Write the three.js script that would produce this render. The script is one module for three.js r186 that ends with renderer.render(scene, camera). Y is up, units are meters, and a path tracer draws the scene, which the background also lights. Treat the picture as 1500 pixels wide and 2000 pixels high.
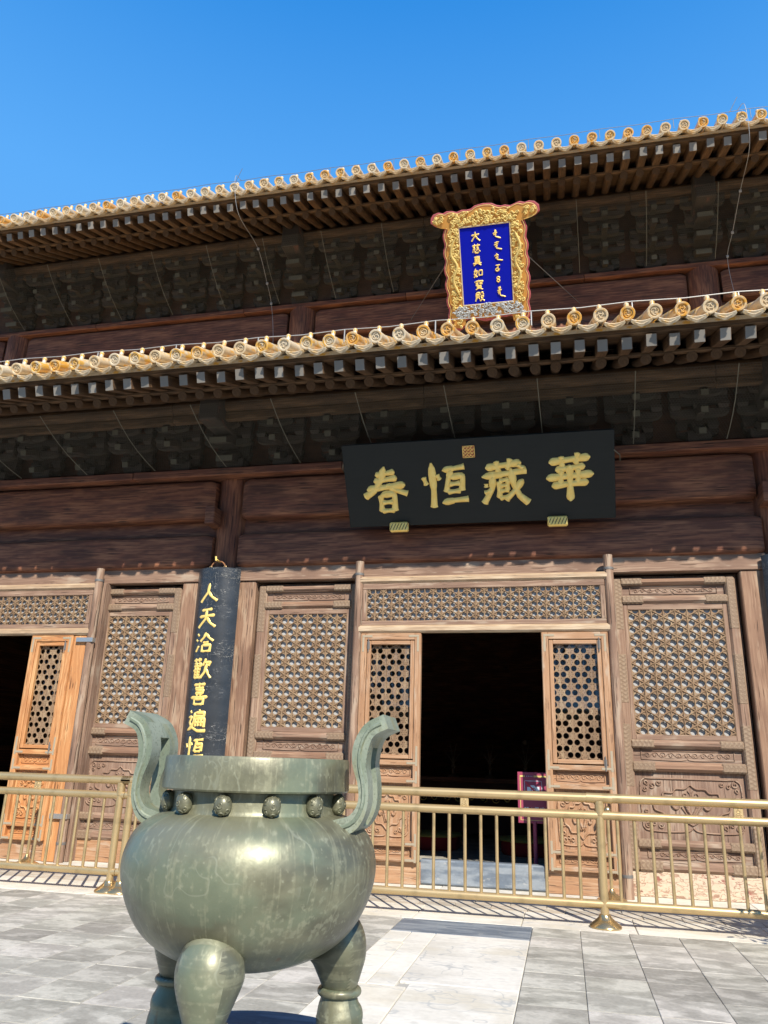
import * as THREE from 'three';
import { mergeGeometries, toCreasedNormals } from 'three/addons/utils/BufferGeometryUtils.js';

// ------------------------------------------------------------------ camera, sky, sun, exposure
const scene = new THREE.Scene();
const camera = new THREE.PerspectiveCamera(66.96, 0.75, 0.1, 900);
camera.position.set(1.16, 1.6, 11.78);
camera.rotation.order = 'YXZ';
camera.rotation.set(THREE.MathUtils.degToRad(18.08), THREE.MathUtils.degToRad(13.02), THREE.MathUtils.degToRad(1.745));
const renderer = new THREE.WebGLRenderer({ antialias: true });
renderer.toneMapping = THREE.LinearToneMapping;
renderer.toneMappingExposure = 1.45;
renderer.shadowMap.enabled = true;
{
  const W = 64, H = 256, data = new Float32Array(W * H * 4);
  const stops = [[0, 0.178, 0.394, 0.672], [12, 0.131, 0.348, 0.668], [38, 0.077, 0.29, 0.66], [52, 0.023, 0.189, 0.541], [70, 0.012, 0.137, 0.44], [90, 0.009, 0.116, 0.386]];
  for (let y = 0; y < H; y++) {
    const el = ((y + .5) / H - .5) * 180, e = Math.max(0, el);
    let k = 0; while (k < stops.length - 2 && e > stops[k + 1][0]) k++;
    const a = stops[k], b = stops[k + 1], t = (e - a[0]) / (b[0] - a[0]);
    for (let x = 0; x < W; x++) for (let c = 0; c < 4; c++) data[(y * W + x) * 4 + c] = c === 3 ? 1 : el < 0 ? [.2, .2, .19][c] : a[c + 1] + (b[c + 1] - a[c + 1]) * t;
  }
  const sky = new THREE.DataTexture(data, W, H, THREE.RGBAFormat, THREE.FloatType);
  sky.mapping = THREE.EquirectangularReflectionMapping; sky.magFilter = THREE.LinearFilter; sky.needsUpdate = true;
  scene.background = sky; scene.environment = sky;
}
const sun = new THREE.DirectionalLight(new THREE.Color(1, .915, .79), 5);
sun.position.set(.567 * 30, 30, 1.07 * 30); sun.target.position.set(0, 0, 0);
sun.castShadow = true; sun.shadow.mapSize.set(4096, 4096);
Object.assign(sun.shadow.camera, { left: -22, right: 22, top: 22, bottom: -22, near: 1, far: 120 });
scene.add(sun, sun.target);

// ------------------------------------------------------------------ helpers
let seed = 7;
const rnd = () => { seed = (seed * 1664525 + 1013904223) >>> 0; return seed / 4294967296; };
const rr = (a, b) => a + (b - a) * rnd();
const V = (x, y, z) => new THREE.Vector3(x, y, z);
const taken = {};
const numbered = (n) => { const k = taken[n] = (taken[n] ?? -1) + 1; return k ? n + '_' + String(k).padStart(3, '0') : n; };
function tag(o, label, category, group, kind) {
  if (label) o.userData.label = label; if (category) o.userData.category = category;
  if (group) o.userData.group = group; if (kind) o.userData.kind = kind; return o;
}
function thing(name, label, category, pos = [0, 0, 0], group) { const g = new THREE.Group(); g.name = numbered(name); g.position.set(...pos); scene.add(g); return tag(g, label, category, group); }
function part(name, geo, mat, parent, pos, label) {
  const m = new THREE.Mesh(geo, mat); m.name = name; m.castShadow = m.receiveShadow = true;
  if (pos) m.position.set(...pos); if (label) m.userData.label = label; parent.add(m); return m;
}
function structure(name, geo, mat, pos) { const m = part(numbered(name), geo, mat, scene, pos); m.userData.kind = 'structure'; return m; }
const merge = (list) => mergeGeometries(list.map((g) => { const h = g.index ? g.toNonIndexed() : g; for (const k of Object.keys(h.attributes)) if (!['position', 'normal', 'uv'].includes(k)) h.deleteAttribute(k); if (!h.attributes.uv) h.setAttribute('uv', new THREE.BufferAttribute(new Float32Array(h.attributes.position.count * 2), 2)); return h; }));
// texture coordinates in metres by the way a face points; u runs along the grain
function uvm(geo, grain = 'x', ou = rnd() * 3, ov = rnd() * 3) {
  const g = geo.index ? geo.toNonIndexed() : geo; const p = g.attributes.position, n = g.attributes.normal, uv = new Float32Array(p.count * 2);
  for (let i = 0; i < p.count; i += 3) {
    let nx = 0, ny = 0, nz = 0; for (let k = 0; k < 3; k++) { nx += n.getX(i + k); ny += n.getY(i + k); nz += n.getZ(i + k); }
    nx = Math.abs(nx); ny = Math.abs(ny); nz = Math.abs(nz);
    const ax = nx > ny && nx > nz ? 0 : ny > nz ? 1 : 2;
    for (let k = 0; k < 3; k++) {
      const x = p.getX(i + k), y = p.getY(i + k), z = p.getZ(i + k); let u, v;
      if (grain === 'x') [u, v] = ax === 0 ? [z * .3, y] : ax === 1 ? [x, z] : [x, y];
      else if (grain === 'y') [u, v] = ax === 0 ? [y, z] : ax === 1 ? [x * .3, z] : [y, x];
      else [u, v] = ax === 0 ? [z, y] : ax === 1 ? [z, x] : [x * .3, y];
      uv[(i + k) * 2] = u + ou; uv[(i + k) * 2 + 1] = v + ov;
    }
  }
  g.setAttribute('uv', new THREE.BufferAttribute(uv, 2)); return g;
}
function fromTris(pos) { const g = new THREE.BufferGeometry(); g.setAttribute('position', new THREE.BufferAttribute(new Float32Array(pos), 3)); g.computeVertexNormals(); return g; }
// box with chamfered edges, centred, 44 triangles
function cbox(w, h, d, k = .006, grain = 'x', at) {
  const a = w / 2, b = h / 2, c = d / 2; k = Math.min(k, a * .9, b * .9, c * .9); const S = [-1, 1], out = [];
  const X = (x, y, z) => [x * a, y * (b - k), z * (c - k)], Y = (x, y, z) => [x * (a - k), y * b, z * (c - k)], Z = (x, y, z) => [x * (a - k), y * (b - k), z * c];
  const poly = (...q) => {
    const [p0, p1, p2] = q, u = V(p1[0] - p0[0], p1[1] - p0[1], p1[2] - p0[2]), v = V(p2[0] - p0[0], p2[1] - p0[1], p2[2] - p0[2]), n = u.cross(v);
    let m = V(0, 0, 0); for (const p of q) m.add(V(...p)); if (n.dot(m) < 0) q.reverse();
    for (let i = 1; i < q.length - 1; i++) out.push(...q[0], ...q[i], ...q[i + 1]);
  };
  for (const s of S) { poly(X(s, -1, -1), X(s, 1, -1), X(s, 1, 1), X(s, -1, 1)); poly(Y(-1, s, -1), Y(1, s, -1), Y(1, s, 1), Y(-1, s, 1)); poly(Z(-1, -1, s), Z(1, -1, s), Z(1, 1, s), Z(-1, 1, s)); }
  for (const s of S) for (const t of S) {
    poly(X(s, t, -1), X(s, t, 1), Y(s, t, 1), Y(s, t, -1)); poly(X(s, -1, t), X(s, 1, t), Z(s, 1, t), Z(s, -1, t)); poly(Y(-1, s, t), Y(1, s, t), Z(1, s, t), Z(-1, s, t));
    for (const r of S) poly(X(s, t, r), Y(s, t, r), Z(s, t, r));
  }
  const g = fromTris(out); uvm(g, grain); if (at) g.translate(...at); return g;
}
const span = (x0, x1, y0, y1, z0, z1, k, grain) => cbox(x1 - x0, y1 - y0, z1 - z0, k, grain, [(x0 + x1) / 2, (y0 + y1) / 2, (z0 + z1) / 2]);
// tube of varying radius along points [x,y,z,r]
function sweep(pts, seg = 12, cap = true, vs = 1) {
  const pos = [], uv = [], idx = []; let acc = 0; const n = pts.length; let ref = V(0, 0, 1);
  for (let i = 0; i < n; i++) {
    const p = V(...pts[i]), a = V(...pts[Math.max(0, i - 1)]), b = V(...pts[Math.min(n - 1, i + 1)]), t = b.clone().sub(a).normalize();
    if (Math.abs(t.dot(ref)) > .95) ref = V(1, 0, 0);
    const s = t.clone().cross(ref).normalize(), q = s.clone().cross(t).normalize(); ref = q.clone();
    if (i) acc += p.distanceTo(V(...pts[i - 1]));
    for (let k = 0; k <= seg; k++) { const f = k / seg * Math.PI * 2, w = s.clone().multiplyScalar(Math.cos(f) * pts[i][3]).addScaledVector(q, Math.sin(f) * pts[i][3]).add(p); pos.push(w.x, w.y, w.z); uv.push(acc * vs, k / seg * Math.PI * 2 * Math.max(pts[i][3], .02)); }
  }
  for (let i = 0; i < n - 1; i++) for (let k = 0; k < seg; k++) { const a = i * (seg + 1) + k, b = a + seg + 1; idx.push(a, a + 1, b, b, a + 1, b + 1); }
  if (cap) for (const i of [0, n - 1]) { const c = pos.length / 3; pos.push(...pts[i].slice(0, 3)); uv.push(0, 0); for (let k = 0; k < seg; k++) { const a = i * (seg + 1) + k; idx.push(...(i ? [a, a + 1, c] : [a + 1, a, c])); } }
  const g = new THREE.BufferGeometry(); g.setAttribute('position', new THREE.BufferAttribute(new Float32Array(pos), 3)); g.setAttribute('uv', new THREE.BufferAttribute(new Float32Array(uv), 2)); g.setIndex(idx); g.computeVertexNormals();
  return toCreasedNormals(g, .9);
}
const rod = (a, b, r, seg = 10) => sweep([[...a, r], [...b, r]], seg);
function lathe(pts, seg = 32) { const g = new THREE.LatheGeometry(pts.map((p) => new THREE.Vector2(...p)), seg); return toCreasedNormals(g, .7); }
// beam along x with a rounded section whose ends draw in before the column
function beamGeo(x0, x1, y0, y1, z0, z1, round = .09, pinch = .1) {
  const prof = [], h = (y1 - y0) / 2, d = (z1 - z0) / 2, n = 4;
  for (const [cz, cy, a0] of [[d - round, h - round, 0], [-d + round, h - round, 90], [-d + round, -h + round, 180], [d - round, -h + round, 270]])
    for (let i = 0; i <= n; i++) { const a = (a0 + 90 * i / n) * Math.PI / 180; prof.push([cz + Math.cos(a) * round, cy + Math.sin(a) * round]); }
  const st = pinch ? [[x0, .82], [x0 + pinch * .5, .93], [x0 + pinch, 1], [(x0 + x1) / 2, 1.0], [x1 - pinch, 1], [x1 - pinch * .5, .93], [x1, .82]] : [[x0, 1], [x1, 1]];
  const pos = [], idx = [], m = prof.length;
  for (const [x, s] of st) for (const [z, y] of prof) pos.push(x, (y0 + y1) / 2 + y * (1 - (1 - s) * .5), (z0 + z1) / 2 + z * s);
  for (let i = 0; i < st.length - 1; i++) for (let k = 0; k < m; k++) { const a = i * m + k, b = i * m + (k + 1) % m; idx.push(a, a + m, b, b, a + m, b + m); }
  for (let k = 1; k < m - 1; k++) { idx.push(0, k, k + 1); const o = (st.length - 1) * m; idx.push(o, o + k + 1, o + k); }
  const g = new THREE.BufferGeometry(); g.setAttribute('position', new THREE.BufferAttribute(new Float32Array(pos), 3)); g.setIndex(idx);
  return uvm(toCreasedNormals(g, .6), 'x');
}
// domed brush stroke along a polyline in the plane; map(x, y, h) bends it onto its surface
function stroke(pts, width, height, map, opt = {}) {
  const cv = new THREE.CatmullRomCurve3(pts.map((p) => V(p[0], p[1], 0)), false, 'centripetal'), n = opt.n ?? Math.max(5, pts.length * 4), P = cv.getPoints(n), pos = [], idx = [];
  const sec = [[-1, 0], [-.72, .85], [0, 1], [.72, .85], [1, 0]];
  for (let i = 0; i <= n; i++) {
    const a = P[Math.max(0, i - 1)], b = P[Math.min(n, i + 1)], t = b.clone().sub(a).normalize(), s = i / n;
    const w = width * (opt.even ? Math.min(1, .45 + Math.min(s, 1 - s) * 8) : (.86 + .16 * Math.cos(s * Math.PI * 2)) * Math.max(.2, Math.min(1, Math.sqrt(Math.min(s, 1 - s) / .085 + .03))));
    for (const [q, h] of sec) pos.push(...map(P[i].x - t.y * w * q, P[i].y + t.x * w * q, h * height));
  }
  for (let i = 0; i < n; i++) for (let k = 0; k < 4; k++) { const a = i * 5 + k, b = a + 5; idx.push(a, b, a + 1, a + 1, b, b + 1); }
  for (const o of [0, n * 5]) idx.push(o, o + 1, o + 2, o, o + 2, o + 4, o + 2, o + 3, o + 4);
  const g = new THREE.BufferGeometry(); g.setAttribute('position', new THREE.BufferAttribute(new Float32Array(pos), 3)); g.setIndex(idx); g.computeVertexNormals();
  return g;
}
const FLAT = (ox, oy, oz) => (x, y, h) => [ox + x, oy + y, oz + h];
function clip(geo, ax, lo, hi) {
  let g = geo.index ? geo.toNonIndexed() : geo;
  for (const [lim, s] of [[lo, 1], [hi, -1]]) {
    const p = g.attributes.position, out = [];
    for (let i = 0; i < p.count; i += 3) {
      const T = [0, 1, 2].map((k) => [p.getX(i + k), p.getY(i + k), p.getZ(i + k)]), R = [];
      for (let k = 0; k < 3; k++) { const a = T[k], b = T[(k + 1) % 3], da = (a[ax] - lim) * s, db = (b[ax] - lim) * s; if (da >= 0) R.push(a); if (da * db < 0) { const t = da / (da - db); R.push(a.map((v, j) => v + (b[j] - v) * t)); } }
      for (let k = 1; k < R.length - 1; k++) out.push(...R[0], ...R[k], ...R[k + 1]);
    }
    g = fromTris(out);
  }
  return g;
}

// ------------------------------------------------------------------ textures and materials
const hash = (x, y, s) => { let h = Math.imul(x, 374761393) + Math.imul(y, 668265263) + Math.imul(s, 974634777); h = Math.imul(h ^ (h >>> 13), 1274126177); return ((h ^ (h >>> 16)) >>> 0) / 4294967296; };
const TAB = new Float32Array(65536); { let h = 12345; for (let i = 0; i < 65536; i++) { h = (Math.imul(h, 1103515245) + 12345) >>> 0; TAB[i] = (h >>> 8) / 16777216; } }
const PERM = new Uint16Array(65536); for (let i = 0; i < 65536; i++) PERM[i] = Math.floor(hash(i, 77, 5) * 65536);
function vn(x, y, px, py, s) {
  const ix = Math.floor(x), iy = Math.floor(y), fx = x - ix, fy = y - iy, u = fx * fx * (3 - 2 * fx), v = fy * fy * (3 - 2 * fy);
  let x0 = ix % px, y0 = iy % py; if (x0 < 0) x0 += px; if (y0 < 0) y0 += py; const x1 = x0 + 1 === px ? 0 : x0 + 1, y1 = y0 + 1 === py ? 0 : y0 + 1;
  const r0 = PERM[(y0 * 7 + s * 131) & 65535], r1 = PERM[(y1 * 7 + s * 131) & 65535];
  const a = TAB[(r0 + PERM[x0 * 3 + s & 65535]) & 65535], b = TAB[(r0 + PERM[x1 * 3 + s & 65535]) & 65535], c = TAB[(r1 + PERM[x0 * 3 + s & 65535]) & 65535], d = TAB[(r1 + PERM[x1 * 3 + s & 65535]) & 65535];
  return a + (b - a) * u + (c - a) * v + (a - b - c + d) * u * v;
}
function fbm(u, v, fx, fy, oct, s) { let r = 0, a = .5, t = 0; for (let i = 0; i < oct; i++) { r += a * vn(u * fx, v * fy, fx, fy, s + i * 17); t += a; a *= .55; fx *= 2; fy *= 2; } return r / t; }
const sstep = (a, b, x) => { x = Math.min(1, Math.max(0, (x - a) / (b - a))); return x * x * (3 - 2 * x); };
const mixc = (a, b, t) => [a[0] + (b[0] - a[0]) * t, a[1] + (b[1] - a[1]) * t, a[2] + (b[2] - a[2]) * t];
const enc = (x) => 255 * Math.min(1, Math.max(0, x <= .0031308 ? 12.92 * x : 1.055 * Math.pow(x, 1 / 2.4) - .055));
// fn(u, v) -> [r, g, b, height]; returns a colour map and a height map that repeat every `size` metres
function maps(N, size, fn) {
  const c = new Uint8Array(N * N * 4), h = new Uint8Array(N * N * 4);
  for (let y = 0; y < N; y++) for (let x = 0; x < N; x++) {
    const q = fn(x / N, y / N), o = (y * N + x) * 4;
    c[o] = enc(q[0]); c[o + 1] = enc(q[1]); c[o + 2] = enc(q[2]); c[o + 3] = 255; h[o] = h[o + 1] = h[o + 2] = Math.min(255, Math.max(0, q[3] * 255)); h[o + 3] = 255;
  }
  const T = (d, srgb) => { const t = new THREE.DataTexture(d, N, N); t.wrapS = t.wrapT = THREE.RepeatWrapping; t.magFilter = THREE.LinearFilter; t.repeat.set(1 / size, 1 / size); if (srgb) t.colorSpace = THREE.SRGBColorSpace; t.needsUpdate = true; return t; };
  return { map: T(c, true), bump: T(h, false) };
}
const std = (o) => new THREE.MeshStandardMaterial(o);
function mat(mp, rough, bump, extra = {}) { return new THREE.MeshPhysicalMaterial({ map: mp.map, bumpMap: mp.bump, bumpScale: bump, roughness: rough, ...extra }); }
const tint = (m, r, g, b) => { const c = m.clone(); c.color.setRGB(r, g, b); return c; };
const woodFn = (dark, mid, light, s, o = {}) => (u, v) => {
  const wav = fbm(u, v, 3, 4, 3, s + 5) * (o.wv ?? .03), f = fbm(u, v + wav, o.fu ?? 5, o.fv ?? 90, 3, s), c = fbm(u, v + wav * .7, 4, 16, 4, s + 31), st = fbm(u, v, 3, 6, 4, s + 71);
  const crack = sstep(.70, .78, fbm(u, v + wav, 7, 160, 2, s + 91)) * sstep(.42, .6, fbm(u, v, 4, 12, 2, s + 13));
  let col = mixc(mid, light, sstep(.46, .74, f * .45 + c * .55) * (o.lt ?? 1)); col = mixc(col, dark, sstep(.5, .78, st) * (o.dk ?? .7)); col = mixc(col, dark, sstep(.6, .35, f) * .35);
  if (o.mot) { const q = fbm(u, v, 8, 44, 5, s + 57); col = mixc(col, light, sstep(.50, .74, q) * .35); col = mixc(col, dark, sstep(.54, .76, fbm(u, v, 4, 12, 4, s + 67)) * .4); }
  if (o.dust) col = mixc(col, o.dust, sstep(.60, .80, fbm(u, v, 5, 22, 4, s + 44)) * .7);
  col = mixc(col, dark.map((x) => x * .35), crack * .8);
  return [...col, f * .45 + c * .35 - crack * .5 + .25];
};
const T = {
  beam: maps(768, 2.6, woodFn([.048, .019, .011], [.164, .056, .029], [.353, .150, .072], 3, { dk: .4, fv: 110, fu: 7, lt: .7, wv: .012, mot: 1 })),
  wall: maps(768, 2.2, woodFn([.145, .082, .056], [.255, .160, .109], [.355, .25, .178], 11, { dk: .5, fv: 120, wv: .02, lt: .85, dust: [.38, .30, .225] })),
  pale: maps(512, 1.6, woodFn([.272, .176, .104], [.400, .284, .180], [.512, .400, .272], 23, { dk: .35 })),
  fresh: maps(512, 1.6, woodFn([.336, .136, .048], [.496, .232, .088], [.592, .352, .160], 37, { dk: .45 })),
  leaf: maps(512, 1.6, woodFn([.274, .137, .068], [.382, .220, .119], [.446, .295, .187], 41, { dk: .4, fv: 120, dust: [.418, .324, .238] })),
  lat: maps(512, 1.0, woodFn([.150, .092, .051], [.252, .162, .093], [.329, .238, .144], 53, { fv: 40, fu: 12, dk: .5 })),
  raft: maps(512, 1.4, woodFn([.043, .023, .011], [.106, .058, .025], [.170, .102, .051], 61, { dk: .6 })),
};
T.peel = maps(512, 1.5, (u, v) => {
  const w = woodFn([.244, .136, .093], [.359, .224, .155], [.424, .287, .210], 71)(u, v), a = fbm(u, v, 14, 34, 5, 73), p = sstep(.70, .60, a) * (1 - sstep(.05, .015, Math.abs(fbm(u, v, 16, 44, 4, 77) - .5)) * .8), rd = sstep(.62, .7, fbm(u, v, 5, 9, 4, 79));
  const c = mixc(mixc(w, [.268, .104, .078], rd), [.553, .456, .342], p * (.75 + .25 * vn(u * 60, v * 60, 60, 60, 4))); return [...c, p * .7 + w[3] * .3];
});
T.stone = maps(1024, 1.96, (u, v) => {
  const a = fbm(u, v, 9, 13, 6, 101), b = fbm(u, v, 8, 17, 6, 103), d = fbm(u, v, 90, 90, 3, 107), lime = sstep(.50, .60, b * .6 + a * .4), stain = sstep(.57, .63, fbm(u, v, 6, 11, 6, 109));
  let c = mixc([.316, .300, .257], [.428, .410, .352], sstep(.35, .65, a)); c = mixc(c, [.584, .555, .484], lime * .42); c = mixc(c, [.212, .203, .171], stain * .45); const k = .86 + .28 * d; return [c[0] * k, c[1] * k, c[2] * k, a * .5 + d * .4];
});
T.marble = maps(768, 2.3, (u, v) => {
  const a = fbm(u, v, 5, 6, 5, 121), b = fbm(u, v, 9, 30, 4, 123), d = fbm(u, v, 80, 80, 2, 127), y = sstep(.6, .75, fbm(u, v, 4, 5, 3, 129)), vein = Math.abs(fbm(u, v, 4, 5, 4, 131) - .5);
  let c = mixc([.584, .552, .479], [.711, .679, .601], sstep(.3, .65, a * .6 + b * .4)); c = mixc(c, [.547, .493, .380], y * .5); c = mixc(c, [.383, .392, .380], sstep(.012, .002, vein) * .6); c = mixc(c, [.365, .373, .362], sstep(.64, .78, b) * .4); const k = .93 + .14 * d; return [c[0] * k, c[1] * k, c[2] * k, a * .6 + d * .3];
});
T.tan = maps(512, 1.4, (u, v) => { const a = fbm(u, v, 7, 9, 5, 141), d = fbm(u, v, 70, 70, 2, 143); const c = mixc(mixc([.385, .333, .263], [.488, .433, .351], a), [.503, .474, .414], sstep(.55, .7, fbm(u, v, 6, 12, 4, 145))); const k = .9 + .2 * d; return [c[0] * k, c[1] * k, c[2] * k, a * .5 + d * .4]; });
T.blue = maps(512, 1.2, (u, v) => { const a = fbm(u, v, 4, 20, 5, 151), d = fbm(u, v, 50, 60, 2, 153); const c = mixc([.121, .150, .188], [.233, .264, .296], sstep(.35, .7, a)); const w = mixc(c, [.402, .411, .400], sstep(.70, .85, fbm(u, v, 12, 20, 4, 155)) * .6); const k = .9 + .2 * d; return [w[0] * k, w[1] * k, w[2] * k, a]; });
T.bronze = maps(1024, 1.6, (u, v) => {
  const a = fbm(u, v, 6, 8, 6, 161), b = fbm(u, v, 4, 6, 5, 163), st = fbm(u, v, 120, 6, 3, 165), sp = fbm(u, v, 90, 90, 3, 167), w = fbm(u, v, 8, 8, 4, 168) * .06, scr = sstep(.012, .003, Math.abs(fbm(u + w, v + w, 9, 7, 3, 169) - .5)) * sstep(.56, .66, fbm(u, v, 6, 6, 3, 170));
  let c = mixc([.119, .119, .078], [.195, .196, .130], sstep(.34, .64, a)); c = mixc(c, [.159, .212, .145], sstep(.46, .66, b) * .5); c = mixc(c, [.076, .073, .053], sstep(.50, .72, fbm(u, v, 5, 9, 5, 171)) * .6);
  c = mixc(c, [.304, .304, .201], sstep(.50, .72, st * .6 + sp * .4) * .38); c = mixc(c, [.332, .342, .244], sstep(.62, .74, sp * .6 + a * .4) * .4); c = mixc(c, [.304, .319, .237], scr * .4); c = mixc(c, [.217, .111, .050], sstep(.82, .86, fbm(u, v, 9, 10, 4, 173)) * .5); return [...c, .45 + sp * .3 + st * .1];
});
T.verd = maps(512, .9, (u, v) => { const a = fbm(u, v, 6, 6, 6, 181), sp = fbm(u, v, 90, 90, 3, 183); let c = mixc([.174, .215, .159], [.281, .322, .255], sstep(.3, .7, a)); c = mixc(c, [.244, .237, .126], sstep(.54, .74, fbm(u, v, 4, 9, 5, 185)) * .6); c = mixc(c, [.104, .118, .089], sstep(.60, .74, sp) * .45); return [...c, .4 + sp * .3]; });
const glazeFn = (worn, s) => (u, v) => { const a = fbm(u, v, 9, 9, 5, s), b = fbm(u, v, 4, 4, 3, s + 3), d = fbm(u, v, 40, 40, 3, s + 5), p = sstep(worn + .10, worn - .10, a * .7 + b * .3); let c = mixc([.58, .285, .03], [.70, .42, .09], d); c = mixc(c, mixc([.50, .40, .26], [.66, .58, .44], d), p); c = mixc(c, [.30, .20, .10], sstep(.66, .78, d) * .4); return [...c, .6 - p * .3 + d * .2]; };
T.glaze = maps(512, .55, glazeFn(.51, 191)); T.worn = maps(512, .55, glazeFn(.61, 201));
T.lacq = maps(512, 1.3, (u, v) => { const cr = Math.min(Math.abs(fbm(u, v, 8, 20, 4, 211) - .5), Math.abs(fbm(u, v, 26, 14, 3, 213) - .5)), k = sstep(.02, .003, cr) * sstep(.35, .6, fbm(u, v, 3, 3, 3, 215)), a = fbm(u, v, 5, 9, 4, 217); const c = mixc(mixc([.016, .019, .023], [.034, .039, .046], a), [.15, .16, .16], k * .6); return [...c, .5 + a * .3 - k * .6]; });
T.plaq = maps(512, 1.5, (u, v) => { const a = fbm(u, v, 4, 60, 4, 221), b = fbm(u, v, 4, 4, 4, 223); return [...mixc([.007, .010, .010], [.013, .017, .017], a * .5 + b * .5), a]; });
T.fit = maps(512, .24, (u, v) => { const w = Math.abs(Math.sin((u * 4 + .3 * Math.sin(v * Math.PI * 4)) * Math.PI)) * Math.abs(Math.sin((v * 3 + .2 * Math.sin(u * Math.PI * 8)) * Math.PI)), a = fbm(u, v, 8, 8, 4, 231); const c = mixc(mixc([.190, .127, .084], [.267, .191, .129], a), [.323, .245, .169], sstep(.55, .9, w) * .6); return [...c, w]; });
T.brass = maps(512, 1.2, (u, v) => { const a = fbm(u, v, 3, 60, 3, 241), b = fbm(u, v, 6, 6, 4, 243); return [...mixc(mixc([.468, .338, .165], [.581, .440, .238], a), [.356, .268, .140], sstep(.55, .75, b) * .6), b]; });
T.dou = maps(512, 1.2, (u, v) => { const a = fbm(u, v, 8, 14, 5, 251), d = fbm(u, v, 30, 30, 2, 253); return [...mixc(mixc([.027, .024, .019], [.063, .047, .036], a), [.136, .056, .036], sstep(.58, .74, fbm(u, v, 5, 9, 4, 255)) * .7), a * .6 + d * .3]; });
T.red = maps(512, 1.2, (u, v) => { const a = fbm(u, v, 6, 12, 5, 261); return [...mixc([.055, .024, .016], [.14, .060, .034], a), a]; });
T.gilt = maps(512, .5, (u, v) => { const a = fbm(u, v, 10, 10, 4, 271); return [...mixc([.94, .63, .15], [.99, .78, .27], a), a]; });

const M = {
  beam: mat(T.beam, .72, .010), wall: mat(T.wall, .78, .006), pale: mat(T.pale, .62, .003), fresh: mat(T.fresh, .55, .003), leaf: mat(T.leaf, .6, .003), lat: mat(T.lat, .75, .002),
  raft: mat(T.raft, .8, .004), peel: mat(T.peel, .85, .006), stone: mat(T.stone, .82, .004), marble: mat(T.marble, .7, .003), tan: mat(T.tan, .85, .004), blue: mat(T.blue, .5, .003),
  bronze: mat(T.bronze, .68, .0016, { metalness: .3, roughnessMap: T.bronze.bump, clearcoat: .15, clearcoatRoughness: .2 }), verd: mat(T.verd, .5, .0025, { metalness: .2 }),
  glaze: mat(T.glaze, .28, .002), worn: mat(T.worn, .5, .003), lacq: mat(T.lacq, .34, .006, { clearcoat: .35, clearcoatRoughness: .25 }), plaque: mat(T.plaq, .5, .0006, { specularIntensity: .6 }),
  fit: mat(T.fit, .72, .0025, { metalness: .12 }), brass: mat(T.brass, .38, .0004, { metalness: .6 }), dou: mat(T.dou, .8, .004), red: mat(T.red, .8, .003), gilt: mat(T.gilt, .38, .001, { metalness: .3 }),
  gilt2: mat(T.gilt, .55, .002, { metalness: .2, color: new THREE.Color().setRGB(.72, .74, .84) }),
  brassBright: mat(T.brass, .24, .0004, { metalness: .85 }),
  iron: std({ color: new THREE.Color().setRGB(.16, .155, .15), roughness: .6, metalness: .3 }), steel: std({ color: new THREE.Color().setRGB(.55, .55, .53), roughness: .35, metalness: .8 }),
  bracketPlate: std({ color: new THREE.Color().setRGB(.33, .28, .20), roughness: .7 }),
  cord: std({ color: new THREE.Color().setRGB(.17, .16, .12), roughness: .9 }), wireWhite: std({ color: new THREE.Color().setRGB(.36, .36, .35), roughness: .5, metalness: .3 }),
  pane: new THREE.MeshPhysicalMaterial({ color: new THREE.Color().setRGB(.41, .41, .40), roughness: .3, clearcoat: .6, clearcoatRoughness: .06 }),
  glass: new THREE.MeshPhysicalMaterial({ color: new THREE.Color(1, 1, 1), transmission: 1, thickness: 0, roughness: .03, ior: 1.5, specularIntensity: 1 }),
  inside: mat(T.beam, .8, .004), insideFloor: mat(T.stone, .8, .003),
  blueLac: new THREE.MeshPhysicalMaterial({ color: new THREE.Color().setRGB(.002, .008, .40), roughness: .5, specularIntensity: .25 }), redLac: std({ color: new THREE.Color().setRGB(.42, .09, .10), roughness: .6 }), deepRed: std({ color: new THREE.Color().setRGB(.34, .035, .022), roughness: .6 }),
  cream: std({ color: new THREE.Color().setRGB(.58, .45, .27), roughness: .5 }),
  cushionRed: std({ color: new THREE.Color().setRGB(.30, .02, .02), roughness: .9 }), cushionYellow: std({ color: new THREE.Color().setRGB(.36, .31, .08), roughness: .9 }),
  maroon: std({ color: new THREE.Color().setRGB(.30, .045, .095), roughness: .45 }), signGold: std({ color: new THREE.Color().setRGB(.62, .50, .16), roughness: .5 }), signWhite: std({ color: new THREE.Color().setRGB(.62, .72, .80), roughness: .6 }), signRed: std({ color: new THREE.Color().setRGB(.52, .03, .06), roughness: .5 }),
  drum: mat(T.blue, .7, .004),
  mortar: std({ color: new THREE.Color().setRGB(.38, .365, .325), roughness: .95 }),
};
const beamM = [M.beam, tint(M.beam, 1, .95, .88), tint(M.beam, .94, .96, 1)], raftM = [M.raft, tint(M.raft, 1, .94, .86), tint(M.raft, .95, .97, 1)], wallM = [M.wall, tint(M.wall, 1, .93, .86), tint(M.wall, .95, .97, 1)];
const glazeM = [M.glaze, M.worn, tint(M.glaze, 1, .88, .7), tint(M.worn, 1, .92, .8)];

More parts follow.
